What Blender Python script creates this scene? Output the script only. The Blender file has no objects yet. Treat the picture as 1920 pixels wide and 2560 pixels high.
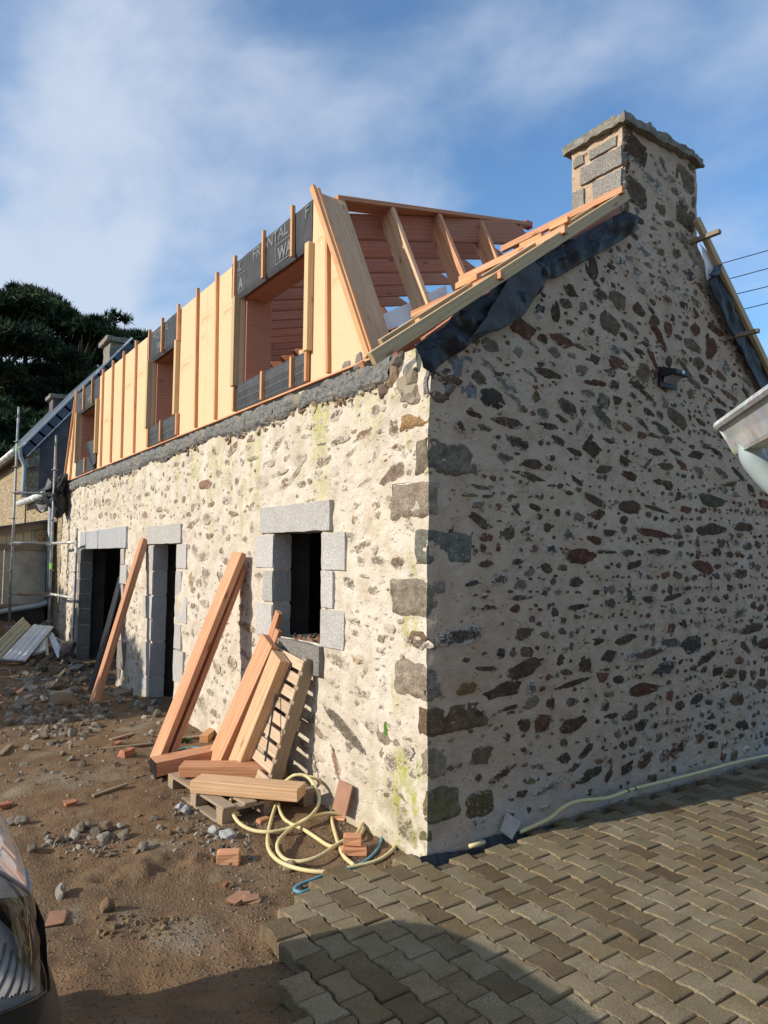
import bpy, bmesh, math, random
import numpy as np
from mathutils import Vector, Matrix
R = math.radians
random.seed(7); rng = np.random.default_rng(11)
sc = bpy.context.scene
COL = sc.collection

# ------------------------------------------------------------------ camera
CAM = np.array([-2.97597, -3.70931, 1.92]); FPX = 1767.116
CR = np.array([0.81792458, -0.57524237, 0.00977727])
CU = np.array([-0.04627513, -0.04883933, 0.9977341])
CF = np.array([0.57346141, 0.81652369, 0.0665663])
cd = bpy.data.cameras.new('camera'); cam = bpy.data.objects.new('camera', cd); COL.objects.link(cam)
cd.sensor_fit = 'HORIZONTAL'; cd.sensor_width = 36; cd.lens = FPX / 1920 * 36
cd.clip_start = .05; cd.clip_end = 2000
cam.matrix_world = Matrix(((CR[0], CU[0], -CF[0], CAM[0]), (CR[1], CU[1], -CF[1], CAM[1]), (CR[2], CU[2], -CF[2], CAM[2]), (0, 0, 0, 1)))
sc.camera = cam
# ------------------------------------------------------------------ light
SUN_EL, SUN_AZ = R(26), R(10)      # light travels (+x, a little -y, down)
L = Vector((math.cos(SUN_EL) * math.cos(SUN_AZ), -math.cos(SUN_EL) * math.sin(SUN_AZ), -math.sin(SUN_EL)))
sd = bpy.data.lights.new('sun', 'SUN'); so = bpy.data.objects.new('sun', sd); COL.objects.link(so)
sd.energy = 4.1; sd.angle = R(.5); sd.color = (1, .91, .77)
so.rotation_euler = L.to_track_quat('-Z', 'Y').to_euler(); so.location = (-30, 8, 20)
w = bpy.data.worlds.new('World'); sc.world = w; w.use_nodes = True
nt = w.node_tree; nt.nodes.clear()
def wn(t, **k):
    n = nt.nodes.new(t)
    for a, b in k.items(): setattr(n, a, b)
    return n
sky = wn('ShaderNodeTexSky', sky_type='NISHITA', sun_disc=False, sun_elevation=SUN_EL)
sky.sun_rotation = math.atan2(-L.x, -L.y); sky.altitude = 50; sky.air_density = 1.0; sky.dust_density = .6; sky.ozone_density = 2.0
tc = wn('ShaderNodeTexCoord'); sep = wn('ShaderNodeSeparateXYZ'); nt.links.new(tc.outputs['Generated'], sep.inputs[0])
add = wn('ShaderNodeMath', operation='ADD'); add.inputs[1].default_value = .22; nt.links.new(sep.outputs['Z'], add.inputs[0])
mx = wn('ShaderNodeMath', operation='MAXIMUM'); mx.inputs[1].default_value = .05; nt.links.new(add.outputs[0], mx.inputs[0])
dv = wn('ShaderNodeVectorMath', operation='DIVIDE'); cb = wn('ShaderNodeCombineXYZ')
for i in range(3): nt.links.new(mx.outputs[0], cb.inputs[i])
nt.links.new(tc.outputs['Generated'], dv.inputs[0]); nt.links.new(cb.outputs[0], dv.inputs[1])
mp = wn('ShaderNodeMapping'); mp.inputs['Location'].default_value = (3.1, 1.25, 0); mp.inputs['Scale'].default_value = (1, .8, .25); mp.inputs['Rotation'].default_value = (0, 0, R(35))
nt.links.new(dv.outputs[0], mp.inputs[0])
no = wn('ShaderNodeTexNoise'); no.inputs['Scale'].default_value = 2.1; no.inputs['Detail'].default_value = 6; no.inputs['Roughness'].default_value = .5; no.inputs['Distortion'].default_value = .25
nt.links.new(mp.outputs[0], no.inputs['Vector'])
# thicker cloud towards the west (image left)
dt = wn('ShaderNodeVectorMath', operation='DOT_PRODUCT'); dt.inputs[1].default_value = (-.62, .34, -.5); nt.links.new(tc.outputs['Generated'], dt.inputs[0])
ma = wn('ShaderNodeMath', operation='MULTIPLY_ADD'); ma.inputs[1].default_value = .26; nt.links.new(dt.outputs['Value'], ma.inputs[0]); nt.links.new(no.outputs['Fac'], ma.inputs[2])
cr = wn('ShaderNodeValToRGB'); cr.color_ramp.elements[0].position = .26; cr.color_ramp.elements[1].position = .60
cr.color_ramp.interpolation = 'EASE'; cr.color_ramp.elements[1].color = (.9, .9, .9, 1)
nt.links.new(ma.outputs[0], cr.inputs[0])
mi = wn('ShaderNodeMix', data_type='RGBA'); nt.links.new(cr.outputs[0], mi.inputs[0])
tint = wn('ShaderNodeMix', data_type='RGBA', blend_type='MULTIPLY'); tint.inputs[0].default_value = 1; tint.inputs[7].default_value = (.92, 1.2, 1.36, 1)
nt.links.new(sky.outputs[0], tint.inputs[6])
nt.links.new(tint.outputs[2], mi.inputs[6]); mi.inputs[7].default_value = (4.1, 4.7, 5.6, 1)
bg = wn('ShaderNodeBackground'); bg.inputs['Strength'].default_value = .122; out = wn('ShaderNodeOutputWorld')
nt.links.new(mi.outputs[2], bg.inputs[0]); nt.links.new(bg.outputs[0], out.inputs[0])
sc.view_settings.view_transform = 'Standard'; sc.view_settings.look = 'None'; sc.view_settings.gamma = 1
sc.view_settings.use_curve_mapping = False; sc.view_settings.exposure = 0.35

# ------------------------------------------------------------------ helpers
def ray(p): return CR * (p[0] - 960) / FPX - CU * (p[1] - 1280) / FPX + CF
def PX(p, X): v = ray(p); return CAM + v * (X - CAM[0]) / v[0]
def PY(p, Y): v = ray(p); return CAM + v * (Y - CAM[1]) / v[1]
def PZ(p, Z): v = ray(p); return CAM + v * (Z - CAM[2]) / v[2]
def crop(x0, y0, s): return lambda x, y: (x0 + x * s, y0 + y * s)
def hsh(i, j, k, s=0):
    h = (i * 374761393 + j * 668265263 + k * 2147483647 + s * 974711) & 0x7fffffff
    h = ((h ^ (h >> 13)) * 1274126177) & 0x7fffffff
    h = ((h ^ (h >> 16)) * 668265263) & 0x7fffffff
    return ((h ^ (h >> 15)) & 0xffff) / 65535.0
def vnoise(p, s=0):
    p = np.asarray(p, float); f = np.floor(p); t = p - f; t = t * t * (3 - 2 * t); i = f.astype(np.int64)
    r = 0
    for a in (0, 1):
        for b in (0, 1):
            for c in (0, 1):
                wgt = (t[..., 0] if a else 1 - t[..., 0]) * (t[..., 1] if b else 1 - t[..., 1]) * (t[..., 2] if c else 1 - t[..., 2])
                r = r + wgt * hsh(i[..., 0] + a, i[..., 1] + b, i[..., 2] + c, s)
    return r * 2 - 1
def fbm(p, o=3, s=0):
    r = 0; a = 1; p = np.asarray(p, float)
    for k in range(o): r = r + a * vnoise(p * (2 ** k) + 17.3 * k, s + k); a *= .5
    return r

def mesh(name, v, f, smooth=False):
    m = bpy.data.meshes.new(name); m.from_pydata([tuple(map(float, q)) for q in v], [], [tuple(int(i) for i in q) for q in f]); m.update()
    if smooth: m.polygons.foreach_set('use_smooth', [True] * len(m.polygons))
    return m
def grid_mesh(name, P, mask=None, smooth=True, flip=False):
    # P: (n, m, 3) ; mask (n-1, m-1) faces kept
    n, m = P.shape[:2]; idx = np.arange(n * m).reshape(n, m)
    q = np.stack([idx[:-1, :-1], idx[1:, :-1], idx[1:, 1:], idx[:-1, 1:]], -1)
    if flip: q = q[..., ::-1]
    q = q[mask] if mask is not None else q.reshape(-1, 4)
    me = bpy.data.meshes.new(name); V = P.reshape(-1, 3)
    me.vertices.add(len(V)); me.vertices.foreach_set('co', V.astype(np.float32).ravel())
    nf = len(q); me.loops.add(nf * 4); me.loops.foreach_set('vertex_index', q.astype(np.int32).ravel())
    me.polygons.add(nf); me.polygons.foreach_set('loop_start', np.arange(0, nf * 4, 4, dtype=np.int32)); me.polygons.foreach_set('loop_total', np.full(nf, 4, np.int32))
    me.polygons.foreach_set('use_smooth', np.full(nf, smooth)); me.update(calc_edges=True)
    return me
def tri_mesh(name, V, F, smooth=False):
    me = bpy.data.meshes.new(name); F = np.asarray(F); k = F.shape[1]
    me.vertices.add(len(V)); me.vertices.foreach_set('co', np.asarray(V, np.float32).ravel())
    nf = len(F); me.loops.add(nf * k); me.loops.foreach_set('vertex_index', F.astype(np.int32).ravel())
    me.polygons.add(nf); me.polygons.foreach_set('loop_start', np.arange(0, nf * k, k, dtype=np.int32)); me.polygons.foreach_set('loop_total', np.full(nf, k, np.int32))
    me.polygons.foreach_set('use_smooth', np.full(nf, smooth)); me.update(calc_edges=True)
    return me
def link(name, me, mat=None, parent=None, mw=None):
    o = bpy.data.objects.new(name, me); COL.objects.link(o)
    if mat is not None and me is not None and len(me.materials) == 0: me.materials.append(mat)
    if parent is not None: o.parent = parent
    if mw is None and parent is not None and parent.type == 'MESH':      # vertices share the coordinates of the whole thing
        top = parent
        while top.parent: top = top.parent
        mw = wm(top) if top.type == 'EMPTY' else Matrix()
    if mw is not None: o.matrix_basis = mw if parent is None else wm(parent).inverted() @ mw
    return o
def wm(o): return (wm(o.parent) if o.parent else Matrix()) @ o.matrix_basis
def tag(o, label, cat, group=None):
    o['label'] = label; o['category'] = cat
    if group: o['group'] = group
    return o
def thing(name, label, cat, loc=(0, 0, 0), group=None, rz=0):
    o = bpy.data.objects.new(name, None); COL.objects.link(o); o.location = loc; o.rotation_euler = (0, 0, rz)
    o.matrix_basis = Matrix.Translation(Vector(loc)) @ Matrix.Rotation(rz, 4, 'Z')
    o.empty_display_size = .1
    return tag(o, label, cat, group)
def stuff(o): o['kind'] = 'stuff'; return o
def struct(o): o['kind'] = 'structure'; return o
def frame(p0, p1, up=(0, 0, 1)):
    x = (Vector(p1) - Vector(p0)); l = x.length; x.normalize(); u = Vector(up)
    y = u.cross(x); y = y.normalized() if y.length > 1e-6 else Vector((0, 1, 0)).cross(x).normalized()
    z = x.cross(y); c = (Vector(p0) + Vector(p1)) / 2
    return Matrix(((x.x, y.x, z.x, c.x), (x.y, y.y, z.y, c.y), (x.z, y.z, z.z, c.z), (0, 0, 0, 1))), l
def cbox(l, wd, h, c=.004):
    V = []; ix = {}
    for sx in (-1, 1):
        for sy in (-1, 1):
            for sz in (-1, 1):
                x, y, z = sx * l / 2, sy * wd / 2, sz * h / 2
                ix[(sx, sy, sz)] = len(V)
                V += [(x, y - sy * c, z - sz * c), (x - sx * c, y, z - sz * c), (x - sx * c, y - sy * c, z)]
    F = []
    for a in range(3):
        o = [k for k in range(3) if k != a]
        for s in (-1, 1):
            q = []
            for (u, v) in ((-1, -1), (1, -1), (1, 1), (-1, 1)):
                k = [0, 0, 0]; k[a] = s; k[o[0]] = u; k[o[1]] = v; q.append(ix[tuple(k)] + a)
            F.append(q)
    for a in range(3):
        b, d = [k for k in range(3) if k != a]
        for s1 in (-1, 1):
            for s2 in (-1, 1):
                k0 = [0, 0, 0]; k0[b] = s1; k0[d] = s2; k1 = list(k0); k0[a] = -1; k1[a] = 1
                i0, i1 = ix[tuple(k0)], ix[tuple(k1)]
                F.append([i0 + b, i1 + b, i1 + d, i0 + d])
    for k, i in ix.items(): F.append([i, i + 1, i + 2])
    # consistent outward winding
    Vn = np.array(V); out = []
    for f in F:
        p = Vn[f]; n = np.cross(p[1] - p[0], p[2] - p[0])
        out.append(f if n @ p.mean(0) > 0 else f[::-1])
    return V, out
def beam(name, p0, p1, wd, h, mat, parent=None, up=(0, 0, 1), c=.003):
    """a bar from p0 to p1: wd across, h along up; local X is its length"""
    M4, l = frame(p0, p1, up); V, F = cbox(l, wd, h, min(c, wd * .2, h * .2))
    return link(name, mesh(name, V, F), mat, parent, M4)
def block(name, lo, hi, mat, parent=None, c=.006, jit=0):
    lo = np.array(lo, float); hi = np.array(hi, float); d = hi - lo
    V, F = cbox(*d, c=min(c, d.min() * .3)); V = np.array(V)
    if jit: V = V + rng.normal(0, jit, V.shape)
    return link(name, mesh(name, V, F), mat, parent, Matrix.Translation(Vector((lo + hi) / 2)))
def smooth_path(pts, n=8):
    P = np.array(pts, float); out = []
    Q = np.vstack([2 * P[0] - P[1], P, 2 * P[-1] - P[-2]])
    for i in range(1, len(Q) - 2):
        for t in np.arange(n) / n:
            a, b, c_, d = Q[i - 1], Q[i], Q[i + 1], Q[i + 2]
            out.append(.5 * (2 * b + (c_ - a) * t + (2 * a - 5 * b + 4 * c_ - d) * t * t + (3 * b - a - 3 * c_ + d) * t ** 3))
    out.append(P[-1]); return np.array(out)
def tube_vf(pts, r, seg=10, caps=True):
    P = np.array(pts, float); n = len(P); T = np.gradient(P, axis=0); T /= np.linalg.norm(T, axis=1)[:, None] + 1e-12
    ref = np.array([0, 0, 1.]) if abs(T[0, 2]) < .9 else np.array([1., 0, 0])
    V = []; u = np.cross(ref, T[0]); u /= np.linalg.norm(u)
    rr = np.broadcast_to(np.asarray(r, float), (n,))
    for i in range(n):
        u = u - T[i] * (u @ T[i]); u /= np.linalg.norm(u); v = np.cross(T[i], u)
        for k in range(seg):
            a = 2 * math.pi * k / seg; V.append(P[i] + rr[i] * (math.cos(a) * u + math.sin(a) * v))
    F = [[i * seg + k, i * seg + (k + 1) % seg, (i + 1) * seg + (k + 1) % seg, (i + 1) * seg + k] for i in range(n - 1) for k in range(seg)]
    if caps: F += [list(range(seg))[::-1], [(n - 1) * seg + k for k in range(seg)]]
    return V, F
def tube(name, pts, r, mat, parent=None, seg=10, origin=None):
    V, F = tube_vf(pts, r, seg); m = mesh(name, V, F, True)
    o = link(name, m, mat, parent)
    if parent is not None: o.matrix_basis = wm(parent).inverted()
    return o
def world_in(o):     # vertices given in world coordinates under a moved parent
    if o.parent is not None: o.matrix_basis = wm(o.parent).inverted()
    return o
def prism(name, poly, thick, M4, mat, parent=None):
    """poly in local XY, extruded +-thick/2 along Z"""
    n = len(poly); V = [(x, y, -thick / 2) for x, y in poly] + [(x, y, thick / 2) for x, y in poly]
    F = [list(range(n))[::-1], list(range(n, 2 * n))] + [[i, (i + 1) % n, n + (i + 1) % n, n + i] for i in range(n)]
    return link(name, mesh(name, V, F), mat, parent, M4)

# ------------------------------------------------------------------ materials
class NT:
    def __init__(s, name):
        s.m = bpy.data.materials.new(name); s.m.use_nodes = True; s.t = s.m.node_tree; s.b = s.t.nodes['Principled BSDF']
        s.tc = s.t.nodes.new('ShaderNodeTexCoord'); s.geo = s.t.nodes.new('ShaderNodeNewGeometry'); s.oi = s.t.nodes.new('ShaderNodeObjectInfo')
        s.P = s.geo.outputs['Position']; s.O = s.tc.outputs['Object']
    def n(s, t, **k):
        x = s.t.nodes.new(t)
        for a, b in k.items(): setattr(x, a, b)
        return x
    def put(s, sock, v):
        if isinstance(v, bpy.types.NodeSocket): s.t.links.new(v, sock)
        elif isinstance(v, (tuple, list)) and len(v) == 3 and sock.type == 'RGBA': sock.default_value = (*v, 1)
        else: sock.default_value = v
    def noise(s, sc_, d=4, vec=None, rough=.55, dist=0):
        x = s.n('ShaderNodeTexNoise'); x.inputs['Scale'].default_value = sc_; x.inputs['Detail'].default_value = d; x.inputs['Roughness'].default_value = rough; x.inputs['Distortion'].default_value = dist
        s.put(x.inputs['Vector'], vec if vec is not None else s.P); return x.outputs['Fac']
    def vor(s, sc_, vec=None, feat='F1', out='Distance', rnd=1):
        x = s.n('ShaderNodeTexVoronoi', feature=feat); x.inputs['Scale'].default_value = sc_; x.inputs['Randomness'].default_value = rnd
        s.put(x.inputs['Vector'], vec if vec is not None else s.P); return x.outputs[out]
    def map(s, vec, scale=(1, 1, 1), loc=(0, 0, 0), rot=(0, 0, 0)):
        x = s.n('ShaderNodeMapping'); x.inputs['Scale'].default_value = scale; x.inputs['Location'].default_value = loc; x.inputs['Rotation'].default_value = rot; s.put(x.inputs['Vector'], vec); return x.outputs[0]
    def ramp(s, f, a, b, ca=(0, 0, 0), cb=(1, 1, 1)):
        x = s.n('ShaderNodeValToRGB'); e = x.color_ramp.elements; e[0].position = a; e[1].position = b; e[0].color = (*ca, 1); e[1].color = (*cb, 1); s.put(x.inputs[0], f); return x.outputs[0]
    def mix(s, f, a, b, mode='MIX'):
        x = s.n('ShaderNodeMix', data_type='RGBA', blend_type=mode); s.put(x.inputs[0], f); s.put(x.inputs[6], a); s.put(x.inputs[7], b); return x.outputs[2]
    def math(s, op, a, b=0, c=0):
        x = s.n('ShaderNodeMath', operation=op); s.put(x.inputs[0], a); s.put(x.inputs[1], b); s.put(x.inputs[2], c); return x.outputs[0]
    def mr(s, v, a, b, c=0, d=1):
        x = s.n('ShaderNodeMapRange'); s.put(x.inputs[0], v); x.inputs[1].default_value = a; x.inputs[2].default_value = b; x.inputs[3].default_value = c; x.inputs[4].default_value = d; return x.outputs[0]
    def sep(s, v): x = s.n('ShaderNodeSeparateXYZ'); s.put(x.inputs[0], v); return x.outputs
    def bump(s, h, dist=.01, st=1, nrm=None):
        x = s.n('ShaderNodeBump'); x.inputs['Distance'].default_value = dist; x.inputs['Strength'].default_value = st; s.put(x.inputs['Height'], h)
        if nrm is not None: s.put(x.inputs['Normal'], nrm)
        return x.outputs[0]
    def done(s, col=None, rough=.8, nrm=None, metal=0, spec=.3, **k):
        if col is not None: s.put(s.b.inputs['Base Color'], col)
        s.put(s.b.inputs['Roughness'], rough); s.put(s.b.inputs['Metallic'], metal); s.b.inputs['Specular IOR Level'].default_value = spec
        if nrm is not None: s.put(s.b.inputs['Normal'], nrm)
        for a, b in k.items(): s.put(s.b.inputs[a], b)
        return s.m

def plaster_nodes(n, grit=.9):
    """lime render: colour and bump height, continuous over walls and the smears on stones"""
    big = n.noise(.9, 4); mid = n.noise(5, 5, rough=.6); fine = n.noise(60, 4, rough=.7)
    c = n.mix(n.ramp(big, .35, .68), (.66, .59, .50), (.60, .535, .455))
    c = n.mix(n.ramp(mid, .42, .7), c, (.50, .42, .32))
    c = n.mix(n.ramp(n.noise(2.2, 5, vec=n.map(n.P, (1, 1, .35), (4, 2, 9))), .56, .75), c, (.68, .62, .54))
    c = n.mix(n.mr(fine, .3, .7, .0, .22), c, (.40, .34, .27))
    # little stones poking out of the render, as grit too small to pick apart
    wv_ = n.n('ShaderNodeTexNoise'); wv_.inputs['Scale'].default_value = 22; wv_.inputs['Detail'].default_value = 3; n.put(wv_.inputs['Vector'], n.P)
    va_ = n.n('ShaderNodeVectorMath', operation='MULTIPLY_ADD'); n.put(va_.inputs[0], wv_.outputs['Color']); va_.inputs[1].default_value = (.05, .05, .035); n.put(va_.inputs[2], n.P); pv = va_.outputs[0]
    g = n.vor(8, n.map(pv, (1, 1, 2.1))); gm = n.math('MULTIPLY', n.ramp(g, .17, .24, (1, 1, 1), (0, 0, 0)), n.ramp(n.noise(3.5, 3), .47, .55))
    vcol = n.vor(8, n.map(pv, (1, 1, 2.1)), out='Color'); gcol = n.mix(n.sep(vcol)[0], (.15, .105, .08), (.30, .25, .20))
    c = n.mix(n.math('MULTIPLY', gm, grit), c, gcol)
    g2 = n.vor(21, n.map(pv, (1, 1, 2.0))); gm2 = n.math('MULTIPLY', n.ramp(g2, .14, .22, (1, 1, 1), (0, 0, 0)), n.ramp(n.noise(6, 3), .49, .57))
    c = n.mix(n.math('MULTIPLY', gm2, grit * .85), c, (.20, .15, .115))
    h = n.math('ADD', n.math('MULTIPLY', mid, 1.3), n.math('MULTIPLY', fine, .35))
    h = n.math('ADD', h, n.math('MULTIPLY', n.noise(22, 5, rough=.65), .7))
    h = n.math('SUBTRACT', h, n.math('MULTIPLY', n.math('MAXIMUM', gm, gm2), .4))
    return c, h
def mat_plaster(name='lime_plaster', green=0.0):
    n = NT(name); c, h = plaster_nodes(n, .5 if green else .9)
    if not green: c = n.mix(1, c, (.85, .73, .64), 'MULTIPLY')  # same lime render as the front, the gable's shade deepened in its colour
    if green:
        z = n.sep(n.P)[2]
        st = n.noise(1.0, 4, vec=n.map(n.P, (3.2, 3.2, .55), (1, 4, 0)), rough=.6)
        up = n.mr(z, 1.6, 3.3, 0, 1)
        f = n.math('MULTIPLY', n.ramp(st, .52, .66), up)
        br = n.noise(26, 3)
        f = n.math('MULTIPLY', f, n.mr(br, .35, .6, .25, 1))
        c = n.mix(n.math('MULTIPLY', f, green), c, (.36, .36, .05))
        y = n.sep(n.P)[1]
        low = n.math('MULTIPLY', n.mr(z, .75, .0, 0, 1), n.mr(y, .9, .0, 0, 1))
        low = n.math('MULTIPLY', low, n.ramp(n.noise(7, 5, rough=.65), .46, .60))
        c = n.mix(low, c, (.21, .22, .045))
        mid = n.math('MULTIPLY', n.math('MULTIPLY', n.mr(y, .75, .3, 0, 1), n.ramp(n.noise(3.2, 4, vec=n.map(n.P, (1.4, 1.4, .8), (7, 3, 1))), .55, .66)), n.mr(br, .35, .55, .2, .9))
        c = n.mix(mid, c, (.33, .34, .05))
        dirt = n.math('MULTIPLY', n.mr(z, .35, .0, 0, .6), n.ramp(n.noise(4, 4), .4, .6)); c = n.mix(dirt, c, (.30, .24, .16))
    else:
        z = n.sep(n.P)[2]
        low_grey = n.math('MULTIPLY', n.mr(z, .9, .1, 0, .7), n.ramp(n.noise(2, 4), .35, .6)); c = n.mix(low_grey, c, (.40, .38, .36))  # patchy grey in the render, stronger towards the foot of the wall
    return n.done(c, .95, n.bump(h, .020, 1), spec=.12)
def mat_stone():
    n = NT('field_stone'); pc, ph = plaster_nodes(n)
    oc = n.oi.outputs['Color']
    a = n.noise(11, 5, rough=.7); b = n.noise(70, 3, rough=.7); band = n.noise(18, 4, vec=n.map(n.P, (.4, .4, 1.8)))
    c = n.mix(n.ramp(a, .35, .65), n.mix(1, oc, (.55, .55, .55), 'MULTIPLY'), n.mix(1, oc, (1.25, 1.22, 1.2), 'MULTIPLY'))
    c = n.mix(n.ramp(b, .58, .72), c, n.mix(1, oc, (1.9, 1.85, 1.8), 'MULTIPLY'))
    c = n.mix(n.ramp(b, .28, .4, (1, 1, 1), (0, 0, 0)), c, n.mix(1, oc, (.35, .35, .35), 'MULTIPLY'))
    c = n.mix(n.mr(band, .4, .7, 0, .5), c, n.mix(1, oc, (.6, .55, .5), 'MULTIPLY'))
    at = n.n('ShaderNodeAttribute', attribute_type='OBJECT', attribute_name='smear').outputs['Fac']
    o = n.sep(n.O); r = n.math('SQRT', n.math('ADD', n.math('MULTIPLY', o[0], o[0]), n.math('MULTIPLY', o[1], o[1]))); r = n.math('MULTIPLY', r, 2)
    cheb = n.math('MULTIPLY', n.math('MAXIMUM', n.math('ABSOLUTE', o[0]), n.math('ABSOLUTE', o[1])), 1.9)
    sqa = n.n('ShaderNodeAttribute', attribute_type='OBJECT', attribute_name='squared').outputs['Fac']
    r = n.math('ADD', n.math('MULTIPLY', r, n.math('SUBTRACT', 1, sqa)), n.math('MULTIPLY', cheb, sqa))
    ng = n.noise(19, 6, rough=.74, vec=n.map(n.P, (1, 1, 1.5)))
    t = n.math('ADD', n.math('ADD', n.math('MULTIPLY', n.math('MULTIPLY', r, r), .62), n.math('MULTIPLY', ng, 2.6)), n.math('MULTIPLY', at, 1.15))
    so_ = n.n('ShaderNodeAttribute', attribute_type='OBJECT', attribute_name='solid').outputs['Fac']
    f = n.math('MULTIPLY', n.mr(n.math('ADD', t, n.math('MULTIPLY', n.math('SUBTRACT', n.noise(75, 3, rough=.7), .5), .55)), 1.93, 2.2), n.math('SUBTRACT', 1, so_))
    sp_ = n.noise(34, 6, rough=.75); f = n.math('MAXIMUM', f, n.math('MULTIPLY', n.ramp(sp_, .60, .66), n.math('ADD', .35, n.math('MULTIPLY', at, .9))))
    f = n.math('MULTIPLY', f, .93)
    c = n.mix(f, c, pc)
    mo = n.n('ShaderNodeAttribute', attribute_type='OBJECT', attribute_name='moss').outputs['Fac']
    c = n.mix(n.math('MULTIPLY', mo, n.ramp(n.noise(9, 5, rough=.7), .46, .62, (0, 0, 0), (.8, .8, .8))), c, (.19, .20, .045))
    li = n.n('ShaderNodeAttribute', attribute_type='OBJECT', attribute_name='lichen').outputs['Fac']
    c = n.mix(n.math('MULTIPLY', li, n.ramp(n.vor(14), .16, .24, (1, 1, 1), (0, 0, 0))), c, (.62, .62, .60))
    h = n.math('ADD', n.math('MULTIPLY', a, 1.4), n.math('ADD', n.math('MULTIPLY', b, .5), n.math('MULTIPLY', n.noise(32, 4, rough=.7), .9)))
    return n.done(c, .95, n.bump(h, .022, 1), spec=.06)
def mat_granite(name, base, dark=.35):
    n = NT(name); a = n.noise(75, 4, rough=.8); b = n.noise(5, 4); v = n.vor(170, out='Color')
    bc = tuple(x * .45 for x in base)
    c = n.mix(n.ramp(a, .36, .56), bc, base); c = n.mix(n.ramp(n.noise(110, 3), .58, .66), c, (.62, .61, .60))
    c = n.mix(n.mr(b, .35, .7, 0, dark), c, tuple(x * .6 for x in base))
    c = n.mix(.5, c, n.mix(1, c, n.mr(n.oi.outputs['Random'], 0, 1, .75, 1.2), 'MULTIPLY'))
    h = n.math('ADD', n.noise(60, 5, rough=.7), n.noise(200, 2))
    return n.done(c, .85, n.bump(h, .006, .9), spec=.25)
def mat_wood(name, light, dark, scale=1.0, rough=.65, grey=0, knots=.8):
    n = NT(name); rnd = n.oi.outputs['Random']
    off = n.n('ShaderNodeCombineXYZ'); n.put(off.inputs[0], n.math('MULTIPLY', rnd, 9)); n.put(off.inputs[1], n.math('MULTIPLY', rnd, .31)); n.put(off.inputs[2], n.math('MULTIPLY_ADD', rnd, .23, -.05))
    va = n.n('ShaderNodeVectorMath', operation='ADD'); n.put(va.inputs[0], n.O); n.put(va.inputs[1], off.outputs[0]); p = va.outputs[0]
    q = n.map(p, (.06, 1, 1))
    wob = n.noise(3.5, 2, vec=n.map(p, (.5, 3, 3)))
    wv = n.n('ShaderNodeTexWave', wave_type='RINGS', rings_direction='X'); wv.inputs['Scale'].default_value = 12 * scale; wv.inputs['Distortion'].default_value = 7.0; wv.inputs['Detail'].default_value = 2; wv.inputs['Detail Scale'].default_value = .8
    n.put(wv.inputs['Vector'], q)
    fib = n.noise(55 * scale, 5, vec=n.map(p, (.035, 1, 1)), rough=.7)
    c = n.mix(n.ramp(wv.outputs['Fac'], .45, 1.0, (0, 0, 0), (.75, .75, .75)), light, dark)
    c = n.mix(n.mr(fib, .36, .66, 0, .75), c, dark); c = n.mix(n.ramp(n.noise(150 * scale, 3, vec=n.map(p, (.02, 1, 1)), rough=.6), .56, .68, (0, 0, 0), (.5, .5, .5)), c, tuple(x * .6 for x in dark))
    c = n.mix(n.mr(n.noise(1.6, 3, vec=p), .35, .7, 0, .35), c, tuple(x * .85 for x in light))
    kn = n.vor(1.0, n.map(p, (2.6, 8.5, 8.5)))
    c = n.mix(n.math('MULTIPLY', n.ramp(kn, .07, .13, (1, 1, 1), (0, 0, 0)), knots), c, tuple(x * .35 for x in dark))
    c = n.mix(n.math('MULTIPLY', n.ramp(kn, .13, .24, (1, 1, 1), (0, 0, 0)), knots * .4), c, tuple(x * .8 for x in dark))
    c = n.mix(1, c, n.mix(n.math('FRACT', n.math('MULTIPLY', rnd, 7.3)), (.84, .82, .80), (1.08, 1.08, 1.10)), 'MULTIPLY')
    if grey: c = n.mix(n.mr(n.noise(3, 4, vec=p), .3, .7, .2 * grey, grey), c, (.27, .24, .20))
    return n.done(c, rough, n.bump(n.math('ADD', fib, n.math('MULTIPLY', wv.outputs['Fac'], .3)), .002, .6), spec=.3)
def mat_simple(name, col, rough=.6, metal=0, var=.25, sc_=6, bump=.002, spec=.4, bsc=40):
    n = NT(name); a = n.noise(sc_, 5, rough=.6)
    c = n.mix(n.mr(a, .3, .7, 0, 1), tuple(x * (1 - var) for x in col), tuple(min(1, x * (1 + var)) for x in col))
    return n.done(c, rough, n.bump(n.noise(bsc, 4), bump, .8) if bump else None, metal=metal, spec=spec)

M_front = mat_plaster('front_plaster', .85); M_gable = mat_plaster('gable_plaster_shaded'); M_stone = mat_stone()
M_gran = mat_granite('granite', (.56, .535, .505)); M_grand = mat_granite('granite_dark', (.27, .25, .22), .5)
M_doug = mat_wood('douglas_fir', (.68, .375, .215), (.44, .175, .08)); M_dougl = mat_wood('douglas_pale', (.72, .51, .32), (.52, .29, .14))
M_joist = mat_wood('joist_wood', (.58, .27, .165), (.44, .175, .10))
M_batt = mat_wood('batten_wood', (.68, .40, .20), (.55, .23, .09), 1.6, knots=.3); M_pine = mat_wood('pine_treated', (.62, .47, .27), (.48, .34, .17), 1.3)
M_pal = mat_wood('pallet_wood', (.42, .31, .20), (.30, .20, .12), grey=.55); M_palb = mat_wood('pallet_board', (.60, .45, .31), (.45, .31, .19), grey=.2); M_old = mat_wood('weathered_wood', (.30, .22, .14), (.20, .14, .085), grey=.5)
M_fib = mat_simple('fibreboard', (.70, .475, .295), .9, var=.05, sc_=30, bump=.0015, bsc=240, spec=.1)
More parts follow.
